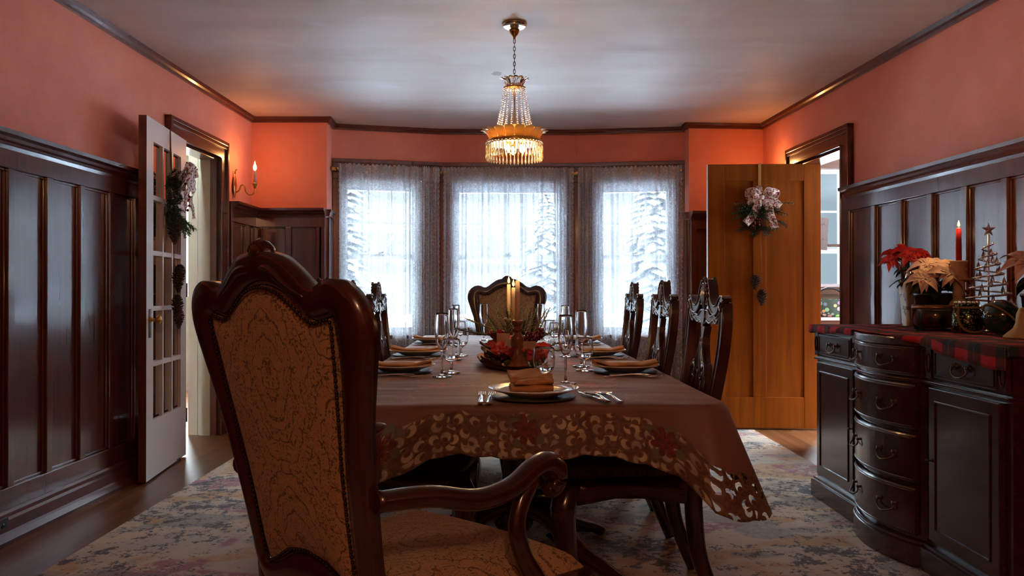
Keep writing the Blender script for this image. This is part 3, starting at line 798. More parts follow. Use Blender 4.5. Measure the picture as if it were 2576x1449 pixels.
def rod(M, s0, s1, label, fl, frt):
    o = thing('curtain_rod', M @ Vector(((s0 + s1) / 2, .098, 2.100)), math.atan2(M[1][0], M[0][0]), label, 'curtain rod', 'curtain rods across the bay window')
    h = (s1 - s0) / 2
    mb = MB(); mb.tube([(-h, 0, 0), (h, 0, 0)], .009, 8); mb.build('rod', BRASS, o)
    for s_, ok in ((-1, fl), (1, frt)):
        if ok:
            mb = MB(); mb.lathe([(0, -.006), (.012, -.006), (.016, .004), (.012, .012), (.020, .022), (.014, .036), (0, .042)], (s_ * h, 0, 0), 12, 'x') if s_ > 0 else mb.lathe([(0, -.042), (.014, -.036), (.020, -.022), (.012, -.012), (.016, -.004), (.012, .006), (0, .006)], (s_ * h, 0, 0), 12, 'x'); mb.build('finial', BRASS, o)
        mb = MB(); mb.box(s_ * (h - .02) - .006, s_ * (h - .02) + .006, -.01, .07, -.012, .004); b_ = mb.build('bracket', BRASS, o)
        b_.rotation_euler = (0, 0, PI) if False else (0, 0, 0); b_.scale = (1, -1, 1)
Ms = [frame(p, q)[0] for p, q, *_ in BAY]; Ls = [(q - p).length for p, q, *_ in BAY]
curtain(Ms[0], .045, Ls[0] - .03, 'lace curtain over the left window of the bay, gathered at its right', [(0, 0), (.08, .05), (.45, .62), (1, 1)])
curtain(Ms[1], .03, Ls[1] - .03, 'lace curtain over the wide middle window of the bay', [(0, 0), (.16, .09), (.80, .86), (1, 1)])
curtain(Ms[2], .03, Ls[2] - .03, 'lace curtain over the right window of the bay, gathered at its left', [(0, 0), (.46, .26), (.88, .88), (1, 1)])
rod(Ms[0], .02, Ls[0] - .01, 'thin brass rod above the left bay window with a finial at its left end', True, False)
rod(Ms[1], .02, Ls[1] - .02, 'thin brass rod above the wide middle bay window', False, True)
rod(Ms[2], .01, Ls[2] - .02, 'thin brass rod above the right bay window', False, False)

# ------------------------------------------------------------------ outside
mb = MB(); mb.box(-40, 40, 7.5, 60, -.75, -.7); mb.build('ground', SNOW, kind='structure')
mb = MB(); mb.box(-40, -6.2, -20, 7.5, -.75, -.7); mb.box(6.2, 40, -20, 7.5, -.75, -.7); mb.build('ground_side', SNOW, kind='structure')
random.seed(11)
def conifer(x, y, h, r, label):
    t = thing('conifer_tree', (x, y, -.7), 0, label, 'tree', 'trees in the yard outside the bay window')
    mb = MB(); mb.tube([(0, 0, 0), (0, 0, h * .95)], [.12, .02], 6); mb.build('trunk', BARK, t)
    mb = MB()
    for k in range(46):
        z = h * (.10 + .88 * k / 46); rr = r * (1 - z / h) ** .8 + .08
        n = 9
        for j in range(n):
            a = 2 * PI * (j + random.random() * .8) / n + k; q = rr * random.uniform(.7, 1.1)
            d = Vector((math.cos(a), math.sin(a), 0)); p = Vector((0, 0, z))
            e = p + d * q + Vector((0, 0, -q * .35)); sd_ = Vector((-d.y, d.x, 0)) * q * .28
            i = [mb.pv(p), mb.pv((p + e) / 2 + sd_), mb.pv(e), mb.pv((p + e) / 2 - sd_), mb.pv((p + e) / 2 + Vector((0, 0, .12)))]
            mb.face([i[0], i[1], i[4]]); mb.face([i[1], i[2], i[4]]); mb.face([i[2], i[3], i[4]]); mb.face([i[3], i[0], i[4]])
    mb.build('foliage', FIR, t)
conifer(-3.9, 17.8, 6.8, 1.2, 'pale grey conifer showing through the left bay curtain')
conifer(3.3, 18.4, 6.5, 1.2, 'pale grey conifer showing through the right bay curtain')
o = thing('neighbour_house', (5.9, 17.4, -.7), 0, 'grey sided house wall outside the kitchen window', 'house')
mb = MB(); mb.box(-.9, 1.14, -.1, 3.0, 0, 5.2); mb.build('siding', simple('grey_siding', (.010, .011, .011), .9, 0., Specular_IOR_Level=.02), o)
mb = MB(); mb.box(-1.0, 1.24, -.2, 3.1, 5.2, 5.4); mb.build('eave', simple('grey_eave', (.02, .022, .024), .8), o)
conifer(.9, 21, 4.6, 1.4, 'distant conifer behind the middle bay curtain')
mb = MB()
random.seed(2)
def hump(u, v):
    x = -9 + 13.4 * u; a = PI * v
    h = 1.15 + .22 * math.sin(x * 1.7) + .12 * math.sin(x * 4.1)
    return (x, 15.6 - .7 * math.cos(a) + random.uniform(-.06, .06), -.7 + (h + .0) * math.sin(a) ** .6 + random.uniform(-.05, .05))
mb.grid(hump, 160, 14); tag(mb.build('garden_hedge', HEDGE), 'clipped grey-green hedge across the yard seen low through the curtains', 'hedge')
# ------------------------------------------------------------------ armchairs at the two heads of the table
def arm_lean(z): return -.127 * max(0, z - .42) / .65 - .01
ARM_OUT = [(0, .395), (.10, .40), (.180, .41), (.205, .46), (.212, .55), (.226, .66), (.250, .80), (.280, .90), (.300, .965), (.296, 1.015), (.272, 1.050), (.235, 1.068), (.204, 1.067), (.175, 1.056), (.150, 1.062), (.115, 1.088), (.075, 1.112), (.035, 1.122), (0, 1.126)]
ARM_IN = [(0, .525), (.06, .515), (.115, .485), (.150, .472), (.160, .50), (.166, .60), (.176, .70), (.192, .80), (.206, .89), (.214, .95), (.219, .985), (.213, 1.000), (.185, .996), (.160, .993), (.135, 1.002), (.10, 1.025), (.065, 1.044), (.03, 1.055), (0, 1.058)]
def outline(P, n=5):
    h = catmull([(a, b, 0) for a, b in P], n)
    r = [(p.x, p.y) for p in h]
    return r + [(-x, y) for x, y in r[-2:0:-1]]
def closed_profile_frame(mb, outer, inner, lean, half, crown=.010):
    """a moulded frame between two closed outlines, curved over front and back"""
    n = len(outer); secs = []
    prof = [(0, -half * .7), (0, half * .7), (.18, half), (.45, half + crown * .5), (.75, half + crown * .3), (.93, half * .6), (1, half * .2), (1, -half * .2), (.93, -half * .6), (.75, -half - crown * .3), (.45, -half - crown * .5), (.18, -half)]
    for (ox, oz), (ix, iz) in zip(outer, inner):
        ring = []
        for f, tt in prof:
            x = ox + (ix - ox) * f; z = oz + (iz - oz) * f
            ring.append(mb.pv((x, lean(z) + tt, z)))
        secs.append(ring)
    m_ = len(prof)
    for k in range(n):
        a, b = secs[k], secs[(k + 1) % n]
        for j in range(m_):
            j1 = (j + 1) % m_; mb.face([a[j], b[j], b[j1], a[j1]], None, True)
def make_armchair(label, loc, rz, scale=1):
    t = thing('armchair', loc, rz, label, 'chair', 'carved armchairs at the two heads of the table', scale=scale)
    out, inn = outline(ARM_OUT), outline(ARM_IN)
    mb = MB(); closed_profile_frame(mb, out, inn, arm_lean, .021); mb.build('back_frame', CHW, t)
    # padded panel, front and back
    mb = MB(); n = len(inn)
    cxz = (0, .77)
    def pad(side):
        rings = 9; base = len(mb.v); L_ = arm_lean
        for k in range(rings + 1):
            f = k / rings
            for x, z in inn:
                xx = x * (1 - f) * 1.01; zz = cxz[1] + (z - cxz[1]) * (1 - f) * 1.005
                mb.pv((xx, L_(zz) + side * (.010 + .020 * math.sqrt(max(0, 1 - (1 - f) ** 4))), zz))
        for k in range(rings):
            for j in range(n):
                j1 = (j + 1) % n; q = [base + k * n + j, base + k * n + j1, base + (k + 1) * n + j1, base + (k + 1) * n + j]
                if side > 0: q = q[::-1]
                mb.face(q, [((mb.v[i].x), (mb.v[i].z)) for i in q], True)
    pad(-1); pad(1); mb.build('back_upholstery', UPH, t)
    # nail heads round the panel
    mb = MB(); per = []
    for k in range(n):
        a, b = Vector((*inn[k], 0)), Vector((*inn[(k + 1) % n], 0)); per.append((a, b, (b - a).length))
    tot = sum(p[2] for p in per); step = .0105; d = 0; acc = 0; idx = 0
    while d < tot and idx < n:
        a, b, l = per[idx]
        if d > acc + l: acc += l; idx += 1; continue
        p = a + (b - a) * ((d - acc) / max(l, 1e-6))
        for sd_ in (-1, 1): mb.ball((p.x * .985, arm_lean(p.y) + sd_ * .020, p.y + (.003 if p.y < .7 else -.003)), .0042, 5, rings=3)
        d += step
    o = mb.build('nailhead_trim', NAILS, t, kind='stuff')
    # carved crest
    mb = MB()
    for k in range(-4, 5):
        a = k / 4 * 1.15; r0 = .012; r1 = .047 - .008 * abs(k) / 4
        pts = [(math.sin(a) * (r0 + (r1 - r0) * f), arm_lean(1.12) - .010 + .006 * math.sin(PI * f), 1.108 + math.cos(a) * (r0 + (r1 - r0) * f) * .82) for f in (0, .35, .7, 1)]
        mb.tube(pts, [.008, .011, .012, .007], 7)
    mb.ball((0, arm_lean(1.12), 1.118), .030, 10, (1.25, .75, .95))
    for s_ in (-1, 1):
        mb.tube(catmull([(s_ * .015, arm_lean(1.1) - .014, 1.092), (s_ * .06, arm_lean(1.1) - .020, 1.085), (s_ * .10, arm_lean(1.09) - .020, 1.060), (s_ * .15, arm_lean(1.06) - .018, 1.036)], 4), [.010, .0105, .011, .0105, .010, .010, .009, .008, .007, .006, .005, .004, .003], 6)
        mb.ball((s_ * .232, arm_lean(1.05), 1.052), .022, 8, (1.4, .95, .8))
    mb.build('carved_crest', CHW, t)
    # seat
    def half(v): return .232 + (.305 - .232) * v
    def seat(u, v):
        a = (u - .5) * 2; vv = v
        y = .005 + .475 * vv + .035 * (1 - a * a) * vv
        return (a * half(vv), y)
    mb = MB(); nu, nv = 24, 20
    def top(u, v):
        x, y = seat(u, v); e = min(1 - abs(u * 2 - 1), (1 - v) * 2, v * 4); e = max(0, min(1, e * 2.6))
        return (x, y, .425 + .058 * (e ** .45) + .012 * (1 - (2 * u - 1) ** 2) * math.sin(PI * min(1, v + .15)))
    mb.grid(top, nu, nv, uvf=lambda u, v: (seat(u, v)[0] + .4, seat(u, v)[1]))
    mb.grid(lambda u, v: (*seat(u, v), .425), nu, nv)
    mb.build('seat_cushion', UPH, t)
    mb = MB()
    rim = [seat(u, 0) for u in (0, 1)]
    for k in range(24):
        pass
    path = [seat(0, 0)] + [seat(0, v / 6) for v in range(1, 7)] + [seat(u / 12, 1) for u in range(1, 13)] + [seat(1, 1 - v / 6) for v in range(1, 7)]
    i0 = None
    n_ = len(path)
    for k, (x, y) in enumerate(path + [path[0]]):
        c_ = .345 + .018 * math.cos(k * 2 * PI / 6)
        cx_ = x * .95; cy_ = .25 + (y - .25) * .93
        i = mb.pv((x * 1.01, y * 1.01, c_)); mb.pv((x * 1.02, y * 1.015, .43)); mb.pv((cx_, cy_, .43)); mb.pv((cx_, cy_, c_))
        if i0 is not None:
            for j in range(4): mb.face([i0 + j, i + j, i + (j + 1) % 4, i0 + (j + 1) % 4], None, True)
        i0 = i
    mb.build('seat_rail', CHW, t)
    # arms
    for s_ in (-1, 1):
        mb = MB()
        P = catmull([(s_ * .238, -.062, .668), (s_ * .258, .05, .662), (s_ * .282, .15, .640), (s_ * .292, .24, .648), (s_ * .290, .315, .676), (s_ * .286, .365, .678), (s_ * .285, .395, .655), (s_ * .284, .392, .625), (s_ * .284, .370, .612)], 5)
        n2 = len(P); rr = [interp([(0, .020), (.25, .022), (.55, .024), (.72, .028), (.85, .024), (1, .014)], k / (n2 - 1)) for k in range(n2)]
        mb.tube(P, rr, 12, 1.0, up=(0, .2, 1))
        for sx_ in (-1, 1): mb.lathe([(0, -.004), (.013, -.003), (.014, .002), (.008, .006), (0, .007)], (s_ * .285 + sx_ * .024, .368, .634), 12, 'x')
        mb.build('arm', CHW, t)
        mb = MB()
        P = catmull([(s_ * .286, .315, .655), (s_ * .288, .278, .61), (s_ * .290, .262, .56), (s_ * .291, .280, .50), (s_ * .290, .318, .445), (s_ * .286, .350, .40)], 5)
        n2 = len(P); mb.tube(P, [interp([(0, .022), (.3, .019), (.6, .021), (1, .027)], k / (n2 - 1)) for k in range(n2)], 10, .85, up=(0, 1, 0))
        mb.tube([(p.x, p.y + .021, p.z) for p in P], [.005] * n2, 6)
        mb.build('arm_support', CHW, t)
        mb = MB()
        P = catmull([(s_ * .270, .435, .40), (s_ * .295, .462, .33), (s_ * .285, .455, .22), (s_ * .262, .430, .10), (s_ * .268, .445, .035), (s_ * .276, .462, .012)], 5)
        n2 = len(P); mb.tube(P, [interp([(0, .036), (.2, .040), (.45, .027), (.8, .017), (.9, .020), (1, .024)], k / (n2 - 1)) for k in range(n2)], 10)
        mb.build('leg', CHW, t)
        mb = MB()
        P = catmull([(s_ * .205, -.005, .46), (s_ * .208, .0, .35), (s_ * .205, -.02, .2), (s_ * .205, -.075, .013)], 5)
        n2 = len(P); mb.tube(P, [interp([(0, .026), (.5, .024), (1, .019)], k / (n2 - 1)) for k in range(n2)], 8)
        mb.build('leg', CHW, t)
    return t
ac = make_armchair('gold damask armchair seen from behind, nearest the camera', (-.381, 1.64, .012), -.734)
dup(ac, (-.035, 6.10, .012), PI + .02, 'gold damask armchair facing the camera from the far head of the table', scale=1.02)

# ------------------------------------------------------------------ carved side chairs
def sl(z):   # the back leans and curves backwards (local -y)
    f = max(0, z - .44) / .67
    return -.10 * f - .045 * math.sin(PI * min(1, f)) * .5 + .0
def ribbon(mb, P, wd, th, n=5, off=0., up=False):
    """P: (u,z) path, wd widths"""
    C_s = catmull([(a, b, 0) for a, b in P], n); m_ = len(C_s)
    pts = [(p.x, sl(p.y) + off, p.y) for p in C_s]
    ws = [interp([(k / (len(wd) - 1), w_) for k, w_ in enumerate(wd)], j / (m_ - 1)) for j in range(m_)]
    mb.tube(pts, [th] * m_, 8, [w_ / th for w_ in ws], up=(0, 1, .12))
def make_side_chair(label, loc, rz):
    t = thing('side_chair', loc, rz, label, 'chair', 'carved side chairs along the table')
    def plank(mb, P, wd, fr, bk, n=5, mould=True, smooth=True):
        """a board cut along a path in the plane of the back: square edges, fr / bk = where its faces lie"""
        C_s = catmull([(a_, b_, 0) for a_, b_ in P], n); m_ = len(C_s); rows = []; el = []; er = []
        for j, p in enumerate(C_s):
            d = (C_s[min(j + 1, m_ - 1)] - C_s[max(j - 1, 0)]).normalized(); w_ = interp([(k / (len(wd) - 1), q) for k, q in enumerate(wd)], j / (m_ - 1))
            l = p + Vector((-d.y, d.x, 0)) * w_; r = p - Vector((-d.y, d.x, 0)) * w_
            rows.append([mb.pv((l.x, sl(l.y) + fr, l.y)), mb.pv((r.x, sl(r.y) + fr, r.y)), mb.pv((r.x, sl(r.y) - bk, r.y)), mb.pv((l.x, sl(l.y) - bk, l.y))])
            el.append((p + (l - p) * .80)); er.append((p + (r - p) * .80))
        for a_, b_ in zip(rows, rows[1:]):
            for j in range(4): mb.face([a_[j], b_[j], b_[(j + 1) % 4], a_[(j + 1) % 4]])
        mb.face(rows[0]); mb.face(rows[-1][::-1])
        if mould:
            for e in (el, er): mb.tube([(p.x, sl(p.y) + fr, p.y) for p in e], .0042, 6)
    for s_ in (-1, 1):
        mb = MB()
        plank(mb, [(s_ * .185, .44), (s_ * .190, .56), (s_ * .208, .72), (s_ * .226, .86), (s_ * .226, .95), (s_ * .215, 1.005)], [.019, .020, .021, .022, .023, .019], .012, .018)
        mb.build('back_post', CHW, t, .0015)
    mb = MB()
    for s_ in (-1, 1):
        plank(mb, [(s_ * .236, 1.018), (s_ * .205, 1.020), (s_ * .170, .990), (s_ * .120, .985), (s_ * .075, 1.010), (s_ * .048, 1.050), (s_ * .030, 1.075)], [.006, .014, .018, .017, .020, .024, .022], .014, .014)
        plank(mb, [(s_ * .205, .975), (s_ * .165, .950), (s_ * .130, .958), (s_ * .085, .950), (s_ * .045, .962), (0, .955)], [.006, .012, .010, .015, .022, .030], .012, .012)
        mb.tube([(p.x, sl(p.y) + .014, p.y) for p in catmull([(s_ * .236, 1.005, 0), (s_ * .222, .985, 0), (s_ * .206, .998, 0), (s_ * .215, 1.012, 0)], 4)], .006, 6)
    mb.build('crest_rail', CHW, t, .0015)
    mb = MB()   # stepped shell with beads down its edges
    st = [(.046, 1.000), (.049, 1.018), (.043, 1.022), (.045, 1.038), (.038, 1.042), (.039, 1.056), (.031, 1.060), (.031, 1.073), (.022, 1.077), (.021, 1.088), (.008, 1.091)]
    poly = [(u, z) for u, z in st] + [(-u, z) for u, z in st[::-1]]
    mb.prism(poly[::-1], lambda a_, b_: (a_, sl(b_) + .016, b_), lambda a_, b_: (a_, sl(b_) - .018, b_))
    for u, z in ((.047, 1.010), (.043, 1.031), (.037, 1.050), (.029, 1.067), (.020, 1.083), (.006, 1.091)):
        for s_ in (-1, 1): mb.ball((s_ * u, sl(z) + .015, z), .0072, 7); mb.ball((s_ * u, sl(z) - .017, z), .0066, 6)
    for k in range(-3, 4): mb.tube([(0 + k * .004, sl(1.0) + .014, .985), (k * .0085, sl(1.04) + .019, 1.035), (k * .0085 * .8, sl(1.075) + .016, 1.078 - abs(k) * .004)], [.003, .0052, .003], 6)
    mb.prism([(-.016, .985), (-.020, .955), (-.012, .925), (.012, .925), (.020, .955), (.016, .985)], lambda a_, b_: (a_, sl(b_) - .01, b_), lambda a_, b_: (a_, sl(b_) + .017, b_))
    mb.build('carved_shell', CHW, t, .001)
    mb = MB()   # pierced vase splat
    mb.prism([(-.024, .925), (-.013, .895), (-.013, .87), (.013, .87), (.013, .895), (.024, .925)], lambda a_, b_: (a_, sl(b_) - .012, b_), lambda a_, b_: (a_, sl(b_) + .013, b_))
    for s_ in (-1, 1):
        plank(mb, [(s_ * .010, .885), (s_ * .016, .85), (s_ * .038, .815), (s_ * .056, .795), (s_ * .060, .780)], [.007, .008, .009, .010, .006], .013, .012)
        plank(mb, [(s_ * .050, .800), (s_ * .078, .785), (s_ * .098, .745), (s_ * .102, .69), (s_ * .092, .62), (s_ * .074, .55), (s_ * .066, .47)], [.007, .010, .011, .011, .010, .010, .013], .014, .012)
        mb.tube([(p.x, sl(p.y) + .012, p.y) for p in catmull([(s_ * .075, .785, 0), (s_ * .052, .790, 0), (s_ * .040, .770, 0), (s_ * .046, .748, 0), (s_ * .062, .750, 0), (s_ * .062, .766, 0), (s_ * .054, .768, 0)], 5)], [.009 - .005 * k / 30 for k in range(31)], 7)
        plank(mb, [(s_ * .046, .750), (s_ * .052, .70), (s_ * .048, .62), (s_ * .036, .54), (s_ * .034, .47)], [.006, .009, .009, .008, .010], .013, .012)
        plank(mb, [(s_ * .004, .87), (s_ * .012, .80), (s_ * .022, .765)], [.006, .007, .005], .013, .012)
    plank(mb, [(0, .775), (0, .70), (0, .60), (0, .47)], [.004, .009, .008, .012], .013, .012)
    plank(mb, [(-.09, .472), (0, .477), (.09, .472)], [.020, .020, .020], .014, .014, mould=False)
    mb.build('splat', CHW, t)
    mb = MB(); mb.tube([(-.19, -.0, .435), (.19, -.0, .435)], .026, 8); mb.build('rear_rail', CHW, t)
    half = lambda v: .20 + .055 * v
    def st_(u, v):
        a = 2 * u - 1; return (a * half(v), .0 + .43 * v + .03 * (1 - a * a) * v)
    mb = MB()
    def top(u, v):
        x, y = st_(u, v); e = max(0, min(1, min(1 - abs(2 * u - 1), (1 - v) * 2, v * 3) * 3)); return (x * .94, y * .95 + .01, .447 + .030 * e ** .5)
    mb.grid(top, 16, 14, uvf=lambda u, v: st_(u, v)); mb.grid(lambda u, v: (st_(u, v)[0] * .94, st_(u, v)[1] * .95 + .01, .447), 16, 14); mb.build('seat_cushion', UPH, t)
    mb = MB(); i0 = None
    path = [st_(0, v / 5) for v in range(6)] + [st_(u / 10, 1) for u in range(1, 11)] + [st_(1, 1 - v / 5) for v in range(1, 6)]
    for k, (x, y) in enumerate(path + [path[0]]):
        c_ = .375 - .014 * math.cos(k * 2 * PI / 5.25)
        i = mb.pv((x, y, c_)); mb.pv((x * 1.01, y * 1.01, .452)); mb.pv((x * .9, .2 + (y - .2) * .88, .452)); mb.pv((x * .9, .2 + (y - .2) * .88, c_))
        if i0 is not None:
            for j in range(4): mb.face([i0 + j, i + j, i + (j + 1) % 4, i0 + (j + 1) % 4], None, True)
        i0 = i
    mb.build('seat_rail', CHW, t)
    for s_ in (-1, 1):
        P = catmull([(s_ * .225, .395, .43), (s_ * .250, .425, .36), (s_ * .240, .415, .24), (s_ * .222, .395, .10), (s_ * .228, .410, .035), (s_ * .234, .425, .010)], 5)
        n2 = len(P); mb = MB(); mb.tube(P, [interp([(0, .036), (.2, .044), (.45, .033), (.8, .023), (.9, .026), (1, .030)], k / (n2 - 1)) for k in range(n2)], 10); mb.build('leg', CHW, t)
        P = catmull([(s_ * .185, .0, .45), (s_ * .188, .0, .33), (s_ * .186, -.02, .18), (s_ * .188, -.085, .011)], 5)
        n2 = len(P); mb = MB(); mb.tube(P, [interp([(0, .030), (.5, .029), (1, .024)], k / (n2 - 1)) for k in range(n2)], 8); mb.build('leg', CHW, t)
    return t
# each stands with its back to the wall and faces the table; its seat goes under the cloth
WIDE = (1.13, 1, 1)
RC = [(.592, 2.80, 'carved side chair on the right side, nearest the camera'), (.590, 3.60, 'carved side chair on the right, between the nearest and the farthest'), (.588, 4.48, 'carved side chair on the right side, nearest the bay window')]
sc0 = make_side_chair(RC[0][2], (RC[0][0], RC[0][1], .012), PI / 2 - .02); sc0.scale = WIDE
for x, y, l in RC[1:]: dup(sc0, (x, y, .012), PI / 2 - .02, l).scale = WIDE
for x, y, l in [(-.585, 2.90, 'carved side chair on the left, mostly hidden behind the near armchair'), (-.622, 3.55, 'carved side chair on the left, between the near armchair and the last chair'), (-.640, 4.34, 'carved side chair on the left side, nearest the bay window')]:
    dup(sc0, (x, y, .012), -PI / 2 + .02, l).scale = WIDE

# ------------------------------------------------------------------ dining table and cloth
TX, TY, TR, TW, TL, TZ = -.008, 3.92, .018, .565, 1.715, .736
tb = thing('dining_table', (TX, TY, .012), TR, 'long dark dining table on pedestals under a brown cloth', 'table')
mb = MB(); mb.box(-TW + .01, TW - .01, -TL + .01, TL - .01, TZ - .050, TZ - .016); mb.build('tabletop', DWY, tb, .004)
mb = MB(); mb.box(-TW + .10, TW - .10, -TL + .12, TL - .12, TZ - .115, TZ - .05); mb.build('apron', CHW, tb, .003)
for y in (-.80, .80):
    mb = MB()
    mb.lathe([(.055, .11), (.075, .14), (.085, .20), (.055, .26), (.045, .33), (.060, .42), (.085, .50), (.065, .56), (.10, .60), (.14, .65)], (0, y, 0), 18)
    mb.box(-.28, .28, y - .06, y + .06, .61, .65)
    pd = mb.build('pedestal', CHW, tb)
    for sx_, sy_ in ((-1, -1), (1, -1), (1, 1), (-1, 1)):
        mb = MB(); P = catmull([(sx_ * .04, y + sy_ * .04, .22), (sx_ * .13, y + sy_ * .10, .20), (sx_ * .24, y + sy_ * .20, .09), (sx_ * .34, y + sy_ * .28, .045), (sx_ * .38, y + sy_ * .31, .018)], 5); n2 = len(P)
        mb.tube(P, [interp([(0, .045), (.3, .042), (.8, .022), (1, .026)], k / (n2 - 1)) for k in range(n2)], 8); mb.build('leg', CHW, pd)
# cloth
def cloth():
    mb = MB(); rc = .06; per = []; att = []
    def side(p, q, n):
        for k in range(n): per.append((Vector(p) + (Vector(q) - Vector(p)) * k / n, None))
    pts = []
    def arc(cx_, cy_, a0):
        for k in range(14):
            a = a0 + PI / 2 * k / 14; pts.append((cx_ + rc * math.cos(a), cy_ + rc * math.sin(a), math.cos(a), math.sin(a)))
    def line(x0, y0, x1, y1, nx, ny, n):
        for k in range(n): pts.append((x0 + (x1 - x0) * k / n, y0 + (y1 - y0) * k / n, nx, ny))
    W_, L_ = TW, TL
    line(-W_ + rc, -L_, W_ - rc, -L_, 0, -1, 130); arc(W_ - rc, -L_ + rc, -PI / 2)
    line(W_, -L_ + rc, W_, L_ - rc, 1, 0, 240); arc(W_ - rc, L_ - rc, 0)
    line(W_ - rc, L_, -W_ + rc, L_, 0, 1, 60); arc(-W_ + rc, L_ - rc, PI / 2)
    line(-W_, L_ - rc, -W_, -L_ + rc, -1, 0, 240); arc(-W_ + rc, -L_ + rc, PI)
    n = len(pts); s_ = [0]
    for k in range(1, n + 1):
        a, b = pts[k - 1], pts[k % n]; s_.append(s_[-1] + math.hypot(a[0] - b[0], a[1] - b[1]) * (1. if (abs(a[2]) < .01 or abs(a[3]) < .01) else 3.2))
    cols = []
    for k in range(n):
        x, y, nx, ny = pts[k]
        c = math.hypot(W_ - abs(x), L_ - abs(y))
        ends = abs(y) > L_ - .1
        h = (.140 if ends else .165) + .045 * math.exp(-(c / .30) ** 2) + .135 * math.exp(-(c / .085) ** 2)
        h += .006 * abs(math.sin(s_[k] * PI / .085)) + .010 * math.sin(s_[k] * 2 * PI / .42)
        fold = .010 * math.sin(s_[k] * 14) + .008 * math.sin(s_[k] * 31 + 2)
        cor = math.exp(-(c / .09) ** 2)
        col = []
        cy_ = max(-L_ + W_, min(L_ - W_, y)); NI = 12
        for j in range(NI + 1):
            f = j / NI; xx = x * f; yy = cy_ + (y - cy_) * f
            r = math.hypot(x - xx, y - yy)
            z = TZ + .0015 * math.sin(xx * 23 + yy * 9) * math.sin(yy * 31)
            v = h + r
            col.append(((xx, yy, z), v, 0.))
        NJ = 26
        for j in range(1, NJ + 1):
            f = j / NJ; d = h * f
            if d < .012: o = d * .9; z = TZ - d * .25
            else: o = .012 + .004; z = TZ - (d - .006)
            o2 = o + (fold * f) + cor * (.135 * f) + .012 * f
            if ny < -.9: o2 += .125 * math.exp(-((x + .355) / .085) ** 2) * min(1, d / .07) ** 1.2   # it rides over the armchair's arm
            col.append(((x + nx * o2, y + ny * o2, z), h - d, 1. if (cor > .35 and f > .42 and nx > 0 and ny < 0) else 0.))
        cols.append(col)
    m_ = len(cols[0]); ids = []
    attv = []
    for col in cols:
        ids.append([]);
        for p, v, a in col: ids[-1].append(mb.pv(p)); attv.append(a)
    for k in range(n):
        k1 = (k + 1) % n
        for j in range(m_ - 1):
            q = [ids[k][j], ids[k1][j], ids[k1][j + 1], ids[k][j + 1]]
            mb.face(q, [(s_[k], cols[k][j][1]), (s_[k + 1], cols[k1][j][1]), (s_[k + 1], cols[k1][j + 1][1]), (s_[k], cols[k][j + 1][1])], True)
    mb.attr = attv
    o = mb.build('tablecloth', CLOTH); o.location = (TX, TY, .012); o.rotation_euler = (0, 0, TR)
    sm = o.modifiers.new('thickness', 'SOLIDIFY'); sm.thickness = .0015; sm.offset = 1
    tag(o, 'brown tablecloth with cutwork border and red poinsettias draped over the dining table', 'tablecloth')
    return o
cloth()
TT = .012 + TZ + .003     # height of the dressed table

# ------------------------------------------------------------------ bow-front sideboard on the right
SBX, SBY0, SBY1, SBH = 1.555, 2.50, 4.10, .870
sb = thing('sideboard', (SBX, 3.30, .0125), 0, 'dark bow-front wooden sideboard against the right wall, draped with tartan', 'sideboard')
# local: x into the wall, y along, front at x=0
hl = .80; bl = .285; BW = .078
def bow(y, d=0.):
    if abs(y) >= bl: return 0. - d
    return -BW * math.cos(PI / 2 * (y / bl)) ** .75 - d
def front_path(d=0., n=28):
    ys = [-hl, -bl] + [-bl + 2 * bl * k / n for k in range(1, n)] + [bl, hl]
    return [(bow(y, d), y) for y in ys]
def slab(z0, z1, d, back=.62, dy=0.):
    mb = MB(); P = [(x, (y if abs(y) < hl else y + (dy if y > 0 else -dy))) for x, y in front_path(d)]
    P += [(back, hl + dy), (back, -hl - dy)]
    mb.prism(P[::-1], lambda a, b: (a, b, z0), lambda a, b: (a, b, z1)); return mb
slab(.10, .845, -.012).build('body', SBW, sb)
m2 = slab(0., .085, .018, .63, .016); k = slab(.085, .10, .008, .62, .008); 
m2.build('plinth', SBW, sb, .004); k.build('plinth_moulding', SBW, sb, .004)
slab(.838, SBH, .016, .63, .014).build('worktop', SBW, sb, .006)
slab(.700, .712, .006, .62, .004).build('waist_moulding', SBW, sb, .003)
def handle(parent, y, z, x=None):
    x0 = bow(y) if x is None else x
    dy = .042
    h = MB()
    for s_ in (-1, 1):
        yy = y + s_ * dy; xx = (bow(yy) if abs(y) < bl else 0)
        h.lathe([(0, 0), (.012, 0), (.013, -.004), (.006, -.006), (.005, -.012), (.009, -.017), (0, -.019)][::-1], (xx - .004, yy, z), 10, 'x')
    xa, xb = [(bow(y + s_ * dy) if abs(y) < bl else 0) - .028 for s_ in (-1, 1)]
    xa += .010; xb += .010
    h.tube(catmull([(xa, y - dy, z), (xa - .004, y - dy * 1.1, z - .020), (min(xa, xb) - .008, y - dy * .4, z - .034), (min(xa, xb) - .008, y + dy * .4, z - .034), (xb - .004, y + dy * 1.1, z - .020), (xb, y + dy, z)], 4), .0035, 6)
    h.build('bail_handle', DBRASS, parent)
def curved_front(name, z0, z1, d0=-.004, d1=.010):
    mb = MB(); n = 26; ys = [-bl + .022 + (2 * bl - .044) * k / n for k in range(n + 1)]
    secs = [(d0, z0), (d1 - .004, z0), (d1, z0 + .006), (d1, z1 - .006), (d1 - .004, z1), (d0, z1)]
    rows = [[mb.pv((bow(y, d), y, z)) for d, z in secs] for y in ys]
    for a, b in zip(rows, rows[1:]):
        for j in range(6): mb.face([a[j], b[j], b[(j + 1) % 6], a[(j + 1) % 6]])
    mb.face(rows[0]); mb.face(rows[-1][::-1]); o = mb.build(name, SBW, sb); o.data.polygons.foreach_set('use_smooth', [False] * len(o.data.polygons)); return o
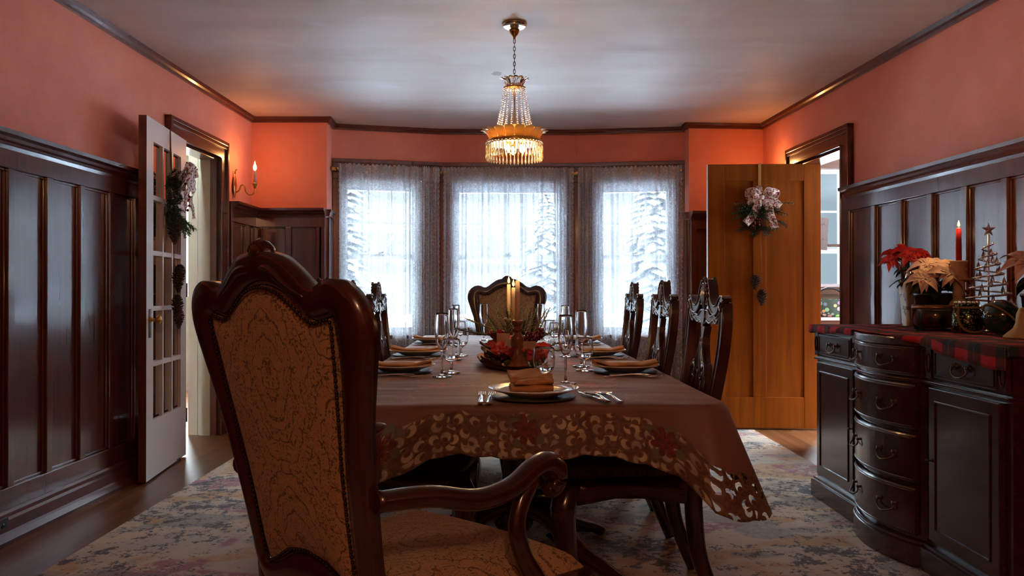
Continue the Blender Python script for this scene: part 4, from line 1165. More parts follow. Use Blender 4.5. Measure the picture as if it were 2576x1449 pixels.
for z0, z1 in ((.722, .835), (.520, .690), (.318, .498), (.118, .296)):
    dr = curved_front('drawer', z0, z1)
    for zz in (z0 + .010, z1 - .012):
        mb = MB(); n = 20; mb.tube([(bow(-bl + .03 + (2 * bl - .06) * k / n, .010), -bl + .03 + (2 * bl - .06) * k / n, zz) for k in range(n + 1)], .0035, 6); mb.build('bead', SBW, dr)
    handle(dr, -.135, (z0 + z1) / 2 + .012); handle(dr, .135, (z0 + z1) / 2 + .012)
for s_ in (-1, 1):
    ya, yb = (bl + .075, hl - .055) if s_ > 0 else (-hl + .055, -bl - .075)
    mb = MB(); mb.box(-.006, .02, ya, yb, .728, .832); dr = mb.build('drawer', SBW, sb, .003)
    mb = MB(); 
    for a, b, c_, d_ in ((ya + .012, yb - .012, .738, .742), (ya + .012, yb - .012, .818, .822), (ya + .012, ya + .016, .738, .822), (yb - .016, yb - .012, .738, .822)): mb.box(-.009, -.005, a, b, c_, d_)
    mb.build('inlay', DBRASS if False else NAILS, dr)
    handle(dr, (ya + yb) / 2, .785, 0)
    mb = MB(); y0, y1 = (bl + .045, hl - .04) if s_ > 0 else (-hl + .04, -bl - .045)
    mb.box(-.008, .02, y0, y1, .125, .690); d2 = mb.build('cupboard_door', SBW, sb, .003)
    mb = MB()
    for a, b, c_, d_ in ((y0 + .045, y1 - .045, .170, .176), (y0 + .045, y1 - .045, .640, .646), (y0 + .045, y0 + .051, .170, .646), (y1 - .051, y1 - .045, .170, .646)): mb.box(-.013, -.006, a, b, c_, d_)
    mb.box(-.006, .0, y0 + .055, y1 - .055, .18, .636)
    mb.build('panel_moulding', SBW, d2, .002)
    for yy in ((bl + .037, hl - .028) if s_ > 0 else (-hl + .028, -bl - .037)):
        mb = MB(); mb.box(-.005, .012, yy - .02, yy + .02, .722, .838); 
        mb.tube([(-.007, yy + .013 * math.cos(2 * PI * k / 16), .780 + .036 * math.sin(2 * PI * k / 16)) for k in range(17)], .0022, 5); mb.build('oval_block', SBW, sb)
    mb = MB(); yk = y0 + .012 if s_ > 0 else y1 - .012; mb.lathe([(0, -.018), (.006, -.016), (.007, -.010), (.003, -.006), (.003, 0)], (-.008, yk, .42), 8, 'x'); mb.build('door_knob', DBRASS, d2)

# tartan runner over the worktop, its points hanging over the front edge
mb = MB(); NU, NV = 150, 40
def runner(u, v):
    y = -hl - .05 + (2 * hl + .11) * u      # local along
    yy = max(-hl - .016, min(hl + .016, y)); xe = bow(max(-hl, min(hl, yy)), .020)
    over = interp([(-.9, .075), (-.62, .070), (-.34, .035), (-.18, .0), (0, -.03), (.2, -.02), (.30, .022), (.5, .030), (.9, .038)], y) + .004 * math.sin(y * 23)
    tot = (.60 - xe) + over; d = v * tot      # from the back towards the front, then down
    dy = abs(y) - hl - .014
    x = .60 - d; z = SBH + .004
    ripple = .003 * math.sin(y * 26 + 1) + .002 * math.sin(y * 57)
    if x < xe: z -= (xe - x) - .003 * 0; x = xe - .003 - ripple * .9 - .008 * min(1, (over)) 
    if dy > 0: z = min(z, SBH + .004 - dy * .9); yy = (hl + .018) * (1 if y > 0 else -1)
    return (x, yy, z + ripple * .12)
mb.grid(runner, NU, NV, uvf=lambda u, v: (u * 1.71, v * .74 + .35 * u * .0))
o = mb.build('tartan_runner', TARTAN); o.location = (SBX, 3.30, .0125)
sm = o.modifiers.new('thickness', 'SOLIDIFY'); sm.thickness = .003; sm.offset = 1
tag(o, 'red and black tartan runner draped over the sideboard', 'table runner')
ST = SBH + .021
# ------------------------------------------------------------------ place settings
def rz_(a): return Matrix.Rotation(a, 4, 'Z')
def make_plate(loc, label):
    t = thing('dinner_plate', loc, 0, label, 'plate', 'white dinner plates on the table')
    mb = MB(); mb.lathe([(0, .0015), (.070, .0015), (.074, 0), (.078, .002), (.090, .008), (.128, .020), (.131, .022), (.129, .0235), (.092, .013), (.080, .0075), (.0, .0065)], seg=40); mb.build('dish', CHINA, t)
    mb = MB(); mb.tube([(.130 * math.cos(2 * PI * k / 40), .130 * math.sin(2 * PI * k / 40), .0228) for k in range(41)], .0014, 5, cap=False); mb.build('rim', CHINA, t)
    return t
def make_charger(loc, label):
    mb = MB(); mb.lathe([(0, 0), (.115, 0), (.150, .004), (.153, .006), (.150, .0075), (.115, .004), (0, .004)], seg=40)
    o = mb.build('charger', simple('dark_charger', (.05, .035, .03), .45)); o.location = loc
    return tag(o, label, 'charger', 'dark chargers under the plates')
def make_napkin(loc, rz, label):
    """a cloth folded in a long roll, its ends lifted over the plate rim"""
    mb = MB()
    lay = [(.0, .052, 0), (.009, .046, .003)]
    for q, (z, w_, sh) in enumerate(lay):
        def fn(u, v, z=z, w_=w_, sh=sh, q=q):
            x = (u - .5) * .235; a = 2 * PI * v
            ww = w_ * (1 + .12 * math.sin(x * 30 + q * 2)); th = .005 + .001 * math.sin(x * 60 + q)
            lift = max(0, abs(x) - .055) ** 1.3 * (.50 if x < 0 else .42)
            ca, sa = math.cos(a), math.sin(a)
            return (x + .003 * math.sin(a * 2), sh + ww * (abs(ca) ** .8) * (1 if ca > 0 else -1), z + th + lift + .005 * (1 if sa > 0 else -1) * abs(sa) ** .6 + .002 * math.sin(x * 45 + ca * 3))
        mb.grid(fn, 34, 18, closed_u=False)
        for e in (0, 1):
            i = len(mb.v); 
            for k in range(18): mb.pv(fn(e, k / 18))
            mb.face([i + k for k in range(18)])
    o = mb.build('napkin', NAPK); o.location = loc; o.rotation_euler = (0, 0, rz)
    return tag(o, label, 'napkin', 'folded gold napkins on the plates')
def make_folded_napkin(loc, rz, label):
    """the near one: folded flat over itself with a rolled front edge"""
    mb = MB()
    def strip(path, w_, th=.004, sk=0.):
        P = catmull([(0, a, b) for a, b in path], 6); n = len(P)
        for k in range(n): pass
        rows = []
        for k, p in enumerate(P):
            d = (P[min(k + 1, n - 1)] - P[max(k - 1, 0)]).normalized(); nn = Vector((0, -d.z, d.y)) * th / 2
            row = []
            for j in range(13):
                x = (j / 12 - .5) * w_; dz = .002 * math.sin(x * 70 + k * .3) + .0015 * math.sin(x * 31)
                row.append((mb.pv((x + sk * p.z, p.y + nn.y, p.z + nn.z + dz)), mb.pv((x + sk * p.z, p.y - nn.y, p.z - nn.z + dz))))
            rows.append(row)
        for a, b in zip(rows, rows[1:]):
            for j in range(12):
                mb.face([a[j][0], a[j + 1][0], b[j + 1][0], b[j][0]], None, True); mb.face([a[j][1], b[j][1], b[j + 1][1], a[j + 1][1]], None, True)
            mb.face([a[0][0], b[0][0], b[0][1], a[0][1]]); mb.face([a[12][1], b[12][1], b[12][0], a[12][0]])
        for r_ in (rows[0], rows[-1]):
            for j in range(12): mb.face([r_[j][0], r_[j][1], r_[j + 1][1], r_[j + 1][0]])
    strip([(.062, .010), (.02, .006), (-.045, .007), (-.062, .014), (-.055, .023), (.0, .022), (.03, .021)], .120)
    strip([(.055, .030), (.01, .027), (-.040, .026), (-.058, .032), (-.050, .040), (-.02, .038), (.02, .046)], .108, .004, .2)
    strip([(.058, .058), (.035, .052), (.005, .047), (-.02, .042), (-.032, .034)], .098, .004, -.3)
    o = mb.build('napkin', NAPK); o.location = loc; o.rotation_euler = (0, 0, rz)
    return tag(o, label, 'napkin', 'folded gold napkins on the plates')
def make_fork(loc, rz, label):
    t = thing('fork', loc, rz, label, 'fork', 'forks beside the plates')
    mb = MB(); P = catmull([(0, -.100, .004), (0, -.06, .006), (0, .0, .010), (0, .040, .008), (0, .055, .005)], 4); n = len(P)
    mb.tube(P, [.0018] * n, 6, [interp([(0, 6.), (.12, 5.), (.6, 2.), (.85, 1.6), (1, 6.2)], k / (n - 1)) for k in range(n)], up=(0, 0, 1)); mb.build('handle', SILVER, t)
    for k in range(4):
        x = (k - 1.5) * .0062
        mb = MB(); mb.tube([(x * .9, .052, .0045), (x, .065, .003), (x, .085, .004), (x * .95, .104, .008)], [.0016, .0015, .0013, .0009], 6); mb.build('tine', SILVER, t)
    return t
def make_spoon(loc, rz, label):
    t = thing('spoon', loc, rz, label, 'spoon', 'spoons beside the near plate')
    mb = MB(); P = catmull([(0, -.095, .004), (0, -.05, .006), (0, .0, .010), (0, .040, .008), (0, .050, .006)], 4); n = len(P)
    mb.tube(P, [.0018] * n, 6, [interp([(0, 5.6), (.12, 4.8), (.6, 2.), (1, 2.)], k / (n - 1)) for k in range(n)], up=(0, 0, 1)); mb.build('handle', SILVER, t)
    mb = MB(); mb.grid(lambda u, v: (.026 * v * math.cos(2 * PI * u), .078 + .033 * v * math.sin(2 * PI * u), .001 + .008 * v * v), 20, 5)
    mb.grid(lambda u, v: (.026 * (1 - v) * math.cos(2 * PI * u), .078 + .033 * (1 - v) * math.sin(2 * PI * u), .0 + .0078 * (1 - v) ** 2), 20, 5); mb.build('bowl', SILVER, t)
    return t
def make_knife(loc, rz, label):
    t = thing('table_knife', loc, rz, label, 'knife')
    mb = MB(); mb.tube([(0, -.11, .005), (0, -.06, .006), (0, -.01, .006)], [.003] * 3, 8, [3., 3.2, 2.2], up=(0, 0, 1)); mb.build('handle', SILVER, t)
    mb = MB(); mb.tube([(0, -.01, .006), (0, .05, .006), (.001, .10, .006), (.004, .125, .006)], [.0012] * 4, 8, [5., 7.5, 7.5, 3.], up=(0, 0, 1)); mb.build('blade', SILVER, t)
    return t
def make_flute(loc, label, fill=.5):
    t = thing('champagne_flute', loc, 0, label, 'glass', 'champagne flutes on the table')
    def r(z): return interp([(.085, .003), (.092, .010), (.105, .0165), (.125, .0215), (.15, .0235), (.18, .0225), (.212, .0200)], z)
    zs = [.085 + .127 * k / 18 for k in range(19)]
    prof = [(0, 0), (.033, .0), (.034, .001), (.030, .003), (.010, .006), (.0042, .012), (.0034, .03), (.0034, .075), (.0045, .083)] + [(r(z) + .0006, z) for z in zs] + [(r(z) - .0010, z) for z in zs[::-1][:-1]] + [(0, .0895)]
    mb = MB(); mb.lathe(prof, seg=28); mb.build('flute_glass', CLEAR, t)
    return t
def make_goblet(loc, label, water=True):
    t = thing('water_goblet', loc, 0, label, 'glass', 'short stemmed water goblets')
    def r(z): return interp([(.036, .004), (.040, .014), (.046, .022), (.056, .0285), (.070, .0320), (.090, .0325), (.118, .0285)], z)
    zs = [.036 + .082 * k / 18 for k in range(19)]
    prof = [(0, 0), (.031, .0), (.032, .001), (.028, .003), (.011, .006), (.0055, .011), (.0045, .022), (.0055, .033)] + [(r(z) + .0006, z) for z in zs] + [(r(z) - .0012, z) for z in zs[::-1][:-1]] + [(0, .0405)]
    mb = MB(); mb.lathe(prof, seg=28); mb.build('goblet_glass', CLEAR, t)
    if water:
        mb = MB(); z2 = [.041 + .020 * k / 8 for k in range(9)]; mb.lathe([(0, .0407)] + [(r(z) - .0012 + .0002, z) for z in z2] + [(0, .061)], seg=28); mb.build('water', WATER, t)
    return t

N_BEFORE = set(o.name for o in SC.objects)
# the near setting
KK = 1.085
px, py = .0575, 2.128
plate0 = make_plate((px, py, TT + .0075), 'white dinner plate at the near end of the table under a folded napkin')
ch0 = make_charger((px, py, TT), 'dark charger under the plate at the near end of the table')
make_folded_napkin((px - .008, py - .01, TT + .017), .05, 'gold napkin folded thick on the plate nearest the camera')
f0 = make_fork((-.080, 2.105, TT), .02, 'outer of the two forks left of the near plate')
dup(f0, (-.057, 2.100, TT), -.03, 'inner of the two forks left of the near plate')
make_knife((.215, 2.12, TT), .28, 'table knife right of the near plate, half under its rim')
s0 = make_spoon((.232, 2.115, TT), .16, 'inner spoon, beside the knife right of the near plate')
dup(s0, (.262, 2.115, TT), .18, 'outer spoon, farthest right of the near plate')
flute0 = make_flute((.165, 2.455, TT), 'champagne flute behind the near plate, right of the water goblet')
gob0 = make_goblet((.095, 2.37, TT), 'short goblet directly behind the napkin at the near end')
# the three on each side
nap0 = None
for s_, xs in ((-1, (-.390, -.415, -.425)), (1, (.395, .378, .372))):
    for k, y in enumerate((2.80, 3.50, 4.36)):
        side = 'left' if s_ < 0 else 'right'; pos = ('nearest the camera', 'middle one', 'nearest the window')[k]
        x = xs[k]
        dup(plate0, (x, y, TT + .0075), 0, 'white dinner plate on the %s side of the table, %s of three' % (side, pos))
        c_ = ch0.copy(); C.objects.link(c_); c_.location = (x, y, TT); c_['label'] = 'dark charger under the %s side plate, %s of three' % (side, pos)
        lb = 'gold napkin on the %s side of the table, %s of three' % (side, pos)
        if nap0 is None: nap0 = make_napkin((x, y, TT + .016), .04, lb)
        else:
            n_ = nap0.copy(); C.objects.link(n_); n_.location = (x, y, TT + .016); n_.rotation_euler = (0, 0, (.04, -.03, .06)[k] + (PI if s_ > 0 else 0)); n_['label'] = lb
        dup(f0, (x + s_ * .02 * 0 - .0, y - .165, TT), -PI / 2 + .02 * s_, 'outer fork at the %s side plate %s' % (side, pos))
        dup(f0, (x + .02, y - .140, TT + .0), -PI / 2 - .16, 'inner fork at the %s side plate %s' % (side, pos))
FL = [(-.233, 2.66, 'champagne flute at the left front, nearest on the left side'), (-.243, 3.32, 'champagne flute on the left, second from the camera'), (-.296, 4.2, 'champagne flute on the left, nearest the window'),
      (.262, 3.02, 'champagne flute on the right, second from the camera on that side'), (.272, 4.10, 'champagne flute on the right, third from the camera'), (-.163, 4.62, 'lone flute in front of the far armchair, left of the flowers'), (.172, 4.72, 'slim flute in front of the far armchair, right of the flowers')]
for x, y, l in FL: dup(flute0, (x, y, TT), .3, l)
GB = [(-.212, 2.79, 'water goblet beside the nearest flute on the left side'), (-.225, 3.52, 'water goblet on the left, second from the camera'), (-.285, 4.40, 'water goblet on the left, farthest from the camera'),
      (.258, 2.86, 'water goblet on the right side, nearest the camera'), (.235, 3.48, 'water goblet on the right, second from the camera'), (.225, 4.22, 'water goblet on the right, farthest from the camera'), (.215, 4.60, 'water goblet near the far end, right of the flowers')]
for x, y, l in GB: dup(gob0, (x, y, TT), .3, l)
dup(plate0, (-.02, 5.04, TT + .0075), 0, 'white dinner plate at the far head of the table')
n_ = nap0.copy(); C.objects.link(n_); n_.location = (-.02, 5.04, TT + .016); n_['label'] = 'gold napkin on the plate at the far head of the table'

# ------------------------------------------------------------------ candlesticks and candles
def flame(mb, c, h=.026, r=.0052):
    mb.lathe([(0, 0), (r * .7, h * .12), (r, h * .3), (r * .8, h * .5), (r * .35, h * .78), (0, h)], c, 10)
def make_candlestick(loc, label, h=.176):
    mb = MB(); k = h / .176
    mb.lathe([(0, 0), (.042, 0), (.043, .005), (.038, .010), (.036, .012), (.036, .018), (.031, .022), (.029, .024), (.029, .030), (.024, .035), (.020, .040), (.0165, .045), (.019, .052), (.015, .058), (.017, .066), (.0225, .095), (.024, .104), (.018, .112), (.013, .120), (.014, .126), (.021, .130), (.022, .134), (.014, .138), (.0135, .147), (.020, .151), (.0225, .160), (.0215, .166), (.013, .168), (.0125, .160), (0, .160)], seg=26)
    for i in range(len(mb.v)): mb.v[i].z *= k
    o = mb.build('candlestick', BRN); o.location = loc; return tag(o, label, 'candlestick', 'turned wooden candlesticks on the table')
def make_candle(loc, h, label, mat=WAX, r0=.0105, r1=.0078, e=.35):
    t = thing('candle', loc, 0, label, 'candle', 'ivory taper candles on the table' if mat is WAX else None)
    mb = MB(); mb.lathe([(0, 0), (r0, 0), (r1, h - .003), (r1 * .7, h), (0, h - .001)], seg=18); mb.build('taper', mat, t)
    mb = MB(); mb.tube([(0, 0, h - .002), (.001, 0, h + .006)], .0009, 5); mb.build('wick', BLACK, t)
    mb = MB(); flame(mb, (0, 0, h + .004), .030, .0058); mb.build('flame', FLAME, t)
    l = bpy.data.lights.new('candle_light', 'POINT'); l.energy = e; l.color = (1, .55, .2); l.shadow_soft_size = .012
    o = bpy.data.objects.new('candle_light', l); C.objects.link(o); o.parent = t; o.location = (0, 0, h + .045)
    return t
CSZ = TT + .012
make_candlestick((.020, 2.90, CSZ), 'brown turned candlestick in front of the flower arrangement')
make_candle((.020, 2.90, CSZ + .161), .150, 'ivory taper candle in the front candlestick, rightmost of the three')
make_candlestick((.006, 3.30, TT + .001), 'brown turned candlestick hidden among the flowers, middle of three')
make_candle((.006, 3.30, TT + .162), .137, 'ivory taper candle in the middle, lowest top of the three')
make_candlestick((-.014, 3.46, TT + .001), 'brown turned candlestick behind the flowers, farthest of three')
make_candle((-.014, 3.46, TT + .162), .152, 'ivory taper candle farthest left of the three')

# ------------------------------------------------------------------ centrepiece
random.seed(21)
mb = MB()
def tray(u, v):
    a = 2 * PI * u; rx, ry = .140, .27
    wob = 1 + .05 * math.sin(a * 3) + .03 * math.sin(a * 7 + 1)
    r = v * wob; z = .005 + .018 * max(0, v - .82) / .18 * (1.1 + .5 * math.cos(a - 2.6))
    return (rx * r * math.cos(a), ry * r * math.sin(a), z)
mb.grid(tray, 48, 10); 
mb.grid(lambda u, v: (lambda p: (p[0] * 1.0, p[1] * 1.0, max(0, p[2] - .006)))(tray(1 - u, v)), 48, 10)
o = mb.build('slab_tray', wood('tan_slab', (.26, .125, .045), (.42, .22, .085), .5, 'y', spec=.3)); o.location = (.005, 3.08, TT); tag(o, 'curved brown wooden tray under the flowers and the front candlestick', 'tray')
cp = thing('flower_arrangement', (.005, 3.10, TT + .012), 0, 'red roses, berries and green sprigs piled on the tray between the candles', 'centrepiece')
def needle_sprig(mb, p, d, L_, n=26, nl=.016, r=.0016, curl=.2):
    d = Vector(d).normalized(); pts = []; q = Vector(p)
    for k in range(7):
        pts.append(q.copy()); q = q + d * L_ / 6; d = (d + Vector((0, 0, curl * .12))).normalized()
    mb.tube(pts, [r * 1.2] * 6 + [r * .5], 5)
    for k in range(n):
        f = (k + .5) / n; i = min(5, int(f * 6)); c = pts[i].lerp(pts[i + 1], f * 6 - i); dd = (pts[i + 1] - pts[i]).normalized()
        a = k * 2.4; s1 = dd.orthogonal().normalized(); s2 = dd.cross(s1); o_ = s1 * math.cos(a) + s2 * math.sin(a)
        e = c + (o_ * .8 + dd * .75).normalized() * nl * (1 - .4 * f) * random.uniform(.8, 1.2)
        w_ = dd.cross(o_) * nl * .11
        m_ = c.lerp(e, .5); ids = [mb.pv(c), mb.pv(m_ + w_), mb.pv(e), mb.pv(m_ - w_), mb.pv(m_ + o_.cross(w_).normalized() * nl * .06 + dd * .0)]
        mb.face([ids[0], ids[1], ids[4]]); mb.face([ids[1], ids[2], ids[4]]); mb.face([ids[2], ids[3], ids[4]]); mb.face([ids[3], ids[0], ids[4]])
sprigs = [(-.07, -.02, .10, -.9, -.1, .12, .16), (-.06, 0, .12, -.8, .1, .25, .15), (-.03, .0, .11, -.35, 0, 1, .11), (-.045, .03, .10, -.6, 0, .8, .11), (0, .04, .11, -.1, .1, 1, .10), (.02, .0, .12, .1, 0, 1, .10), (.045, .02, .11, .3, 0, 1, .10),
          (.07, 0, .10, .55, 0, .9, .12), (.09, 0, .10, .5, -.1, 1, .12), (.09, -.04, .06, 1, -.1, .1, .10), (.10, -.02, .05, 1, 0, -.12, .12), (.03, .06, .11, .25, .1, 1, .10), (-.01, -.03, .12, -.2, -.3, 1, .09), (.06, -.02, .12, .4, -.1, 1.1, .09), (-.02, -.04, .10, .0, -.4, .8, .07), (.03, -.04, .10, .2, -.4, .8, .07), (-.055, -.05, .10, -.5, -.3, .7, .08), (.105, .02, .09, .9, .1, .45, .10)]
for k, (x, y, z, dx, dy, dz, L_) in enumerate(sprigs):
    mb = MB(); needle_sprig(mb, (x, y, z), (dx, dy, dz), L_, 44, .020, .0022); mb.build('green_sprig', SAGE if k % 3 else leafm('dark_sprig', (.03, .05, .02), (.08, .11, .045)), cp)
for x in (.04, .07, .035):
    mb = MB(); needle_sprig(mb, (x, -.20 + .02 * (x > .05), .01), (.2 - (x > .06) * .1, -.3, 1), .055, 30, .012); mb.build('green_sprig', MOSS, cp)
def rose(mb, c, r, seedd=0):
    c = Vector(c); random.seed(seedd)
    mb.ball(c, r * .5, 8)
    for ring, (n, rr, tilt) in enumerate(((4, .50, .25), (5, .75, .55), (6, .98, .95))):
        for k in range(n):
            a = 2 * PI * k / n + ring * .6 + random.random() * .3; R3 = rz_(a)
            def pet(u, v, rr=rr, tilt=tilt):
                w_ = (u - .5) * 1.5 * (1 - (v * 2 - 1) ** 2 * .25)
                o_ = rr * r * (.55 + .45 * math.sin(v * PI * .5)) + r * tilt * .35 * v * v
                return c + R3 @ Vector((math.cos(w_) * o_, math.sin(w_) * rr * r, -r * .5 + v * r * (1.25 - tilt * .55)))
            mb.grid(pet, 5, 5)
def poinsettia(mb, c, r, n=7, droop=.25, up=(0, -.5, 1), seedd=1, rings=2, wd=.30):
    random.seed(seedd); c = Vector(c); zz = Vector(up).normalized(); xx = zz.orthogonal().normalized(); yy = zz.cross(xx)
    for ring in range(rings):
        for k in range(n):
            a = 2 * PI * (k + .5 * ring) / n + random.uniform(-.15, .15); L_ = r * (1 - .32 * ring) * random.uniform(.85, 1.12)
            d = xx * math.cos(a) + yy * math.sin(a); s_ = zz.cross(d); cu = random.uniform(.6, 1.3) * droop
            def pet(u, v):
                w_ = L_ * wd * 2 * math.sin(PI * min(1, v * .98 + .02) ** .8) * (1 - .25 * v)
                return c + d * (L_ * v) + s_ * (w_ * (u - .5)) + zz * (ring * .004 + L_ * (.18 * math.sin(v * 2.4) - cu * v * v) + abs(u - .5) * w_ * .35)
            mb.grid(pet, 4, 7)
for k, (x, y, z, r) in enumerate([(-.062, -.03, .105, .030), (.085, -.08, .030, .032), (-.05, .10, .09, .028), (.12, .0, .035, .030)]):
    mb = MB(); rose(mb, (x, y, z), r, k + 5); mb.build('rose', ROSE, cp)
for k, (x, y, z, r) in enumerate([(-.050, -.16, .055, .040), (-.085, -.08, .055, .045), (-.010, -.12, .070, .045), (.070, -.13, .045, .050), (.115, -.06, .050, .045), (-.02, -.19, .045, .035), (-.04, -.02, .075, .05), (.03, .12, .06, .05)]):
    mb = MB(); poinsettia(mb, (x, y, z), r, 5, .3, (random.uniform(-.4, .4), -.9, .7), k + 3, 2, .42); mb.build('red_bloom', REDP if k % 2 == 0 else ROSE, cp)
random.seed(8)
for k, (x, y, z) in enumerate([(.075, -.03, .095), (.100, .0, .11), (-.012, -.02, .10), (.05, -.02, .075), (.045, -.03, .10)]):
    mb = MB()
    for j in range(26):
        v = Vector((random.gauss(0, 1), random.gauss(0, 1), random.gauss(0, 1.2))).normalized() * .024 * random.random() ** .4
        mb.ball(Vector((x, y, z)) + v, .0058, 6)
    mb.build('berry_cluster', PURP if k % 2 else simple('wine_bloom', (.10, .004, .03), .5), cp)
for k, (x, y, z, a) in enumerate([(-.038, -.12, .098, .1), (.060, -.14, .070, -.1), (-.008, -.155, .080, .5)]):
    mb = MB(); mb.M = Matrix.Translation((x, y, z)) @ rz_(a) @ Matrix.Rotation(.25, 4, 'X'); mb.box(-.024, .024, -.0006, .0006, -.017, .017); mb.build('place_card', KRAFT if k < 2 else PAPERW, cp)
for k, (x, y, z, L_, a) in enumerate([(-.085, -.16, .03, .07, 2.6), (-.095, -.12, .055, .055, 2.9), (-.06, -.19, .02, .07, 3.6), (-.03, -.20, .02, .06, 4.4), (-.09, -.20, .012, .05, 3.3)]):
    mb = MB(); d = Vector((math.cos(a), math.sin(a), .25)).normalized(); s_ = Vector((-d.y, d.x, 0)).normalized(); c = Vector((x, y, z))
    mb.grid(lambda u, v: c + d * L_ * (v - .4) + s_ * (L_ * .62 * math.sin(PI * (v * .96 + .02)) * (u - .5)) + Vector((0, 0, L_ * (.35 * abs(u - .5) + .25 * v * v))), 6, 8); mb.build('brown_leaf', HULL, cp)
random.seed(3); mb = MB()
for k in range(150):
    a = random.random() * 2 * PI; r = random.random() ** .5
    mb.ball((.12 * r * math.cos(a), -.02 + .21 * r * math.sin(a), .004 + .022 * (1 - r) + random.random() * .012), random.uniform(.008, .017), 5, (1, 1, .7), 4)
mb.build('moss_bed', MOSS, cp)


# the table stands a little lower and further off than first measured: everything on it moves out together
for o in list(SC.objects):
    if o.name not in N_BEFORE and o.parent is None:
        l = o.location.copy(); o.location = (l.x * KK, l.y * KK, TT + (l.z - TT) * KK)
        k_ = 1.0 if o.get('category') in ('plate', 'charger', 'napkin', 'fork', 'spoon', 'knife') else KK
        o.scale = (k_, k_, k_)
        if o.get('category') == 'charger': o.scale = (.80, .80, 1)

# ------------------------------------------------------------------ chandelier
CH = (.013, 4.30)
cl = thing('chandelier', (CH[0], CH[1], 2.5), 0, 'crystal chandelier hanging from a chain over the dining table, glowing amber below', 'chandelier')
mb = MB(); mb.lathe([(0, -.034), (.020, -.030), (.026, -.022), (.045, -.019), (.052, -.022), (.060, -.018), (.068, -.008), (.069, 0), (0, 0)], seg=32); mb.build('ceiling_canopy', simple('nickel_canopy', (.55, .53, .50), .22, 1.), cl)
mb = MB(); mb.lathe([(0, -.085), (.006, -.082), (.008, -.070), (.020, -.058), (.026, -.045), (.028, -.033), (0, -.03)], seg=20); mb.build('canopy_boss', BRASS, cl)
mb = MB(); z = -.082
k = 0
while z > -.335:
    h = .0135; pts = [((.0058 * math.cos(2 * PI * j / 12)) if k % 2 == 0 else 0, (.0058 * math.cos(2 * PI * j / 12)) if k % 2 else 0, z - h * .9 + h * math.sin(2 * PI * j / 12)) for j in range(13)]
    mb.tube(pts, .0019, 5, cap=False); z -= .0205; k += 1
mb.build('chain', DBRASS, cl)
zt = -.330        # top of the small crown
mb = MB(); mb.tube([(0, 0, zt + .01), (0, 0, -.67)], .0035, 8); mb.lathe([(0, 0), (.010, .004), (.014, .012), (.008, .022), (0, .026)], (0, 0, -.60), 12); mb.lathe([(0, 0), (.016, .004), (.020, .014), (.010, .030), (0, .032)], (0, 0, -.64), 12); mb.build('centre_rod', BRASS, cl)
mb = MB(); mb.lathe([(.018, -.030), (.040, -.026), (.062, -.020), (.062, -.015), (.038, -.020), (.018, -.024)], (0, 0, zt), 24); mb.build('upper_ring', BRASS, cl)
def petal(mb, a, r0, z0, r1, z1, w_, curl=.25, wedge=5):
    d = Vector((math.cos(a), math.sin(a), 0)); s_ = Vector((-d.y, d.x, 0))
    def f(u, v, off=0.):
        r = r0 + (r1 - r0) * (v ** 1.4 * (1 - curl) + curl * v * v * v) ; z = z0 + (z1 - z0) * math.sin(v * PI / 2) ** .9
        ww = w_ * (.55 + .45 * math.sin(PI * min(.999, (v * .75 + .12)))) * math.sqrt(max(0.02, 1 - max(0, v - .72) ** 2 / .082))
        return d * (r + off + .0012 * math.cos(u * PI * wedge * 2)) + s_ * (ww * (u - .5)) + Vector((0, 0, z - abs(u - .5) * .004))
    mb.grid(lambda u, v: f(u, v), 10, 8); mb.grid(lambda u, v: f(1 - u, v, .0022), 10, 8)
for k in range(16):
    mb = MB(); petal(mb, 2 * PI * k / 16 + .1, .040, zt - .022, .078, zt + .034, .030); mb.build('upper_petal', CRYSTAL, cl)
for k in range(18):   # strings of beads sweeping down to the wide ring
    a = 2 * PI * k / 18; mb = MB()
    for j in range(18):
        f = j / 17; r = .058 + .034 * f ** 1.1; z = zt - .026 - .205 * f
        if f > .85: r += (f - .85) * .05
        s_ = .0058 if j % 2 else .0048
        mb.ball((r * math.cos(a), r * math.sin(a), z), s_, 6, (1, 1, 1.15), 4)
    mb.build('bead_strand', CRYSTAL, cl)
zr = -.636         # height of the wide ring
mb = MB(); mb.lathe([(.120, -.012), (.146, -.012), (.149, -.006), (.149, .002), (.144, .006), (.120, .002)], (0, 0, zr), 40); mb.lathe([(.118, .0), (.090, .012), (.075, .03), (.074, .028), (.088, .009), (.117, -.004)], (0, 0, zr), 40); mb.build('wide_ring', BRASS, cl)
for k in range(18):
    mb = MB(); petal(mb, 2 * PI * k / 18, .130, zr + .002, .180, zr + .060, .052); mb.build('glass_petal', GOLDG, cl)
for k in range(18):
    mb = MB(); petal(mb, 2 * PI * (k + .5) / 18, .108, zr + .010, .118, zr + .072, .044, .1); mb.build('inner_petal', GOLDG, cl)
mb = MB()
for k in range(44):
    a = 2 * PI * k / 44; mb.ball((.150 * math.cos(a), .150 * math.sin(a), zr - .014), .0065, 6)
mb.build('beaded_rim', CRYSTAL, cl, kind='stuff')
for k in range(44):   # one long prism under each bead
    a = 2 * PI * k / 44; mb = MB(); c = (.150 * math.cos(a), .150 * math.sin(a), 0)
    mb.lathe([(0, zr - .020), (.0042, zr - .025), (.0052, zr - .038), (.0038, zr - .066), (.0064, zr - .084), (.0056, zr - .091), (0, zr - .104)][::-1], c, 6); o = mb.build('crystal_prism', PRISMG, cl)
    for p in o.data.polygons: p.use_smooth = False
